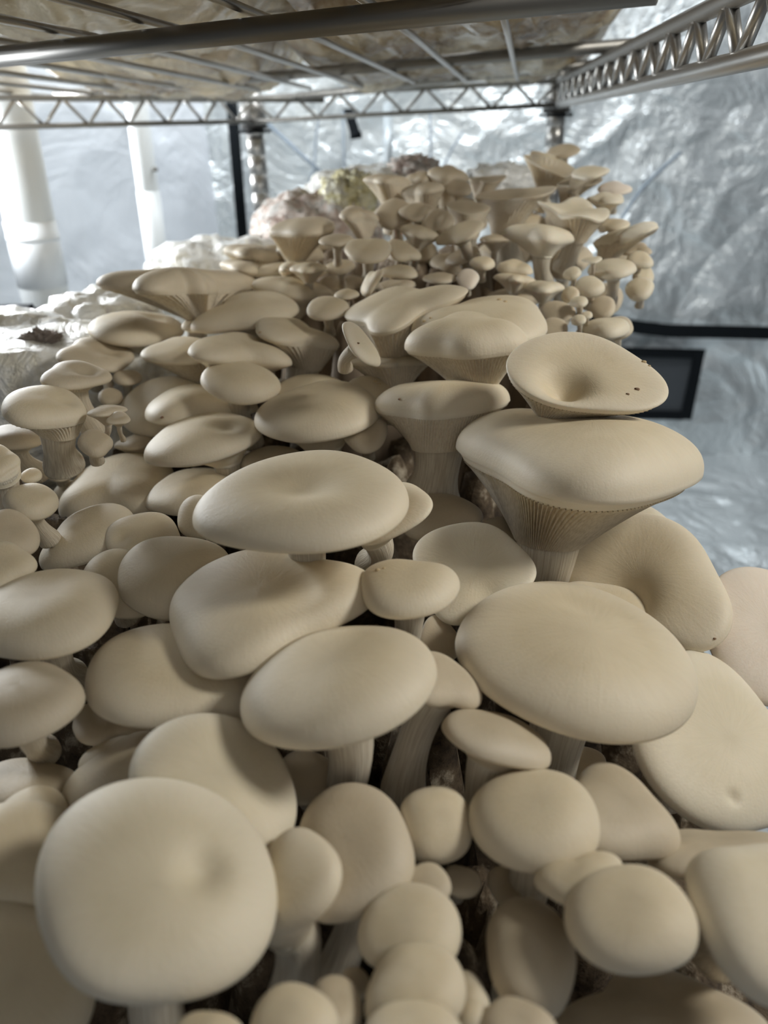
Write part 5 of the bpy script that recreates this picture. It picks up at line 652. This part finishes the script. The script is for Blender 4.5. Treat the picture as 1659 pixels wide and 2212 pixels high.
# crumbs of substrate and bruises sitting on a few caps
for num, kind, q, r in [(82, 'crumb', (0.07249, 0.44552, -0.0936), 0.00138), (82, 'crumb', (0.075, 0.43928, -0.09344), 0.00109), (82, 'crumb', (0.0268, 0.43277, -0.10187), 0.00108), (82, 'crumb', (0.03051, 0.43275, -0.10015), 0.00081), (77, 'crumb', (-0.00282, 0.43149, -0.13698), 0.0014), (77, 'crumb', (-0.00064, 0.42969, -0.13798), 0.00112), (80, 'crumb', (0.12893, 0.34984, -0.10524), 0.00113), (80, 'crumb', (0.13076, 0.34683, -0.1064), 0.00067), (80, 'bruise', (0.11963, 0.32827, -0.1117), 0.00108), (80, 'bruise', (0.11419, 0.32442, -0.11262), 0.00075), (42, 'crumb', (-0.00299, 0.2328, -0.14661), 0.00086), (42, 'crumb', (-0.00069, 0.23305, -0.14605), 0.00052), (78, 'bruise', (0.01024, 0.38154, -0.13147), 0.00075), (73, 'bruise', (-0.12793, 0.40782, -0.14719), 0.00108), (15, 'bruise', (0.14201, 0.25547, -0.20115), 0.0006), (84, 'bruise', (-0.01063, 0.37042, -0.09735), 0.00071), (67, 'crumb', (-0.07576, 0.47116, -0.11476), 0.00089)]:
    root = BY[num][0]
    o = blob(kind, (0, 0, 0), (r, r*.8, r*.55), M_CRUMB if kind == 'crumb' else M_BRUISE, root, amp=.5, fr=2.5, seed=num % 17, nu=10, nv=6); o.location = Vector(q)-root.location
    if kind == 'bruise': o['label'] = 'brown bruise'

# the substrate the mushrooms root in: a lumpy block of straw under each cluster
def rooted_block(name, recs, label, spread, drop, zmin, lift, more=(), mt=M_SUB):
    Bs = np.array([r[3] for r in recs])/1000.
    if len(more): Bs = np.concatenate([Bs, np.array(more)])
    x0, y0 = Bs[:, :2].min(0)-spread; x1, y1 = Bs[:, :2].max(0)+spread; nu, nv = 84, 84; V = []
    for j in range(nv+1):
        for i in range(nu+1):
            x = x0+(x1-x0)*i/nu; y = y0+(y1-y0)*j/nv; d2 = (Bs[:, 0]-x)**2+(Bs[:, 1]-y)**2
            w = np.exp(-d2/(2*.022**2))+1e-9; z = (w*Bs[:, 2]).sum()/w.sum()+lift; dm = math.sqrt(d2.min())
            z -= drop*max(0, dm-.008); z += .006*noise.fractal(Vector((x*40, y*40, 3)), .8, 2, 4)
            if i in (0, nu) or j in (0, nv): z = zmin
            V.append((x, y, max(z, zmin)))
    k = len(V); V += [(x0, y0, zmin-.002), (x1, y0, zmin-.002), (x1, y1, zmin-.002), (x0, y1, zmin-.002)]
    c = Vector((float((x0+x1)/2), float((y0+y1)/2), zmin)); V = [Vector(v)-c for v in V]
    o = link(name, mesh(name, V, grid_faces(nv+1, nu+1, wrap=False, flip=True)+[(k+3, k+2, k+1, k)]), mt); o.location = c
    tag(o, label, 'substrate'); return o
rooted_block('substrate_block', [r for r in MUSH if not r[4]], 'dark straw block in the gaps between the near mushroom stems', .012, 6.0, -.368, -.030, [(-.05-.03*i, .10+.03*j, -.25+.01*j) for i in range(8) for j in range(12)])
rooted_block('substrate_block', [r for r in MUSH if r[4] and r[3][0] < 120], 'dark straw block that the far mushroom cluster grows from', .004, 6.0, -.368, -.010, [(-.08+.03*i, .75+.03*j, -.105) for i in range(8) for j in range(3)], mt=M_SUBF)
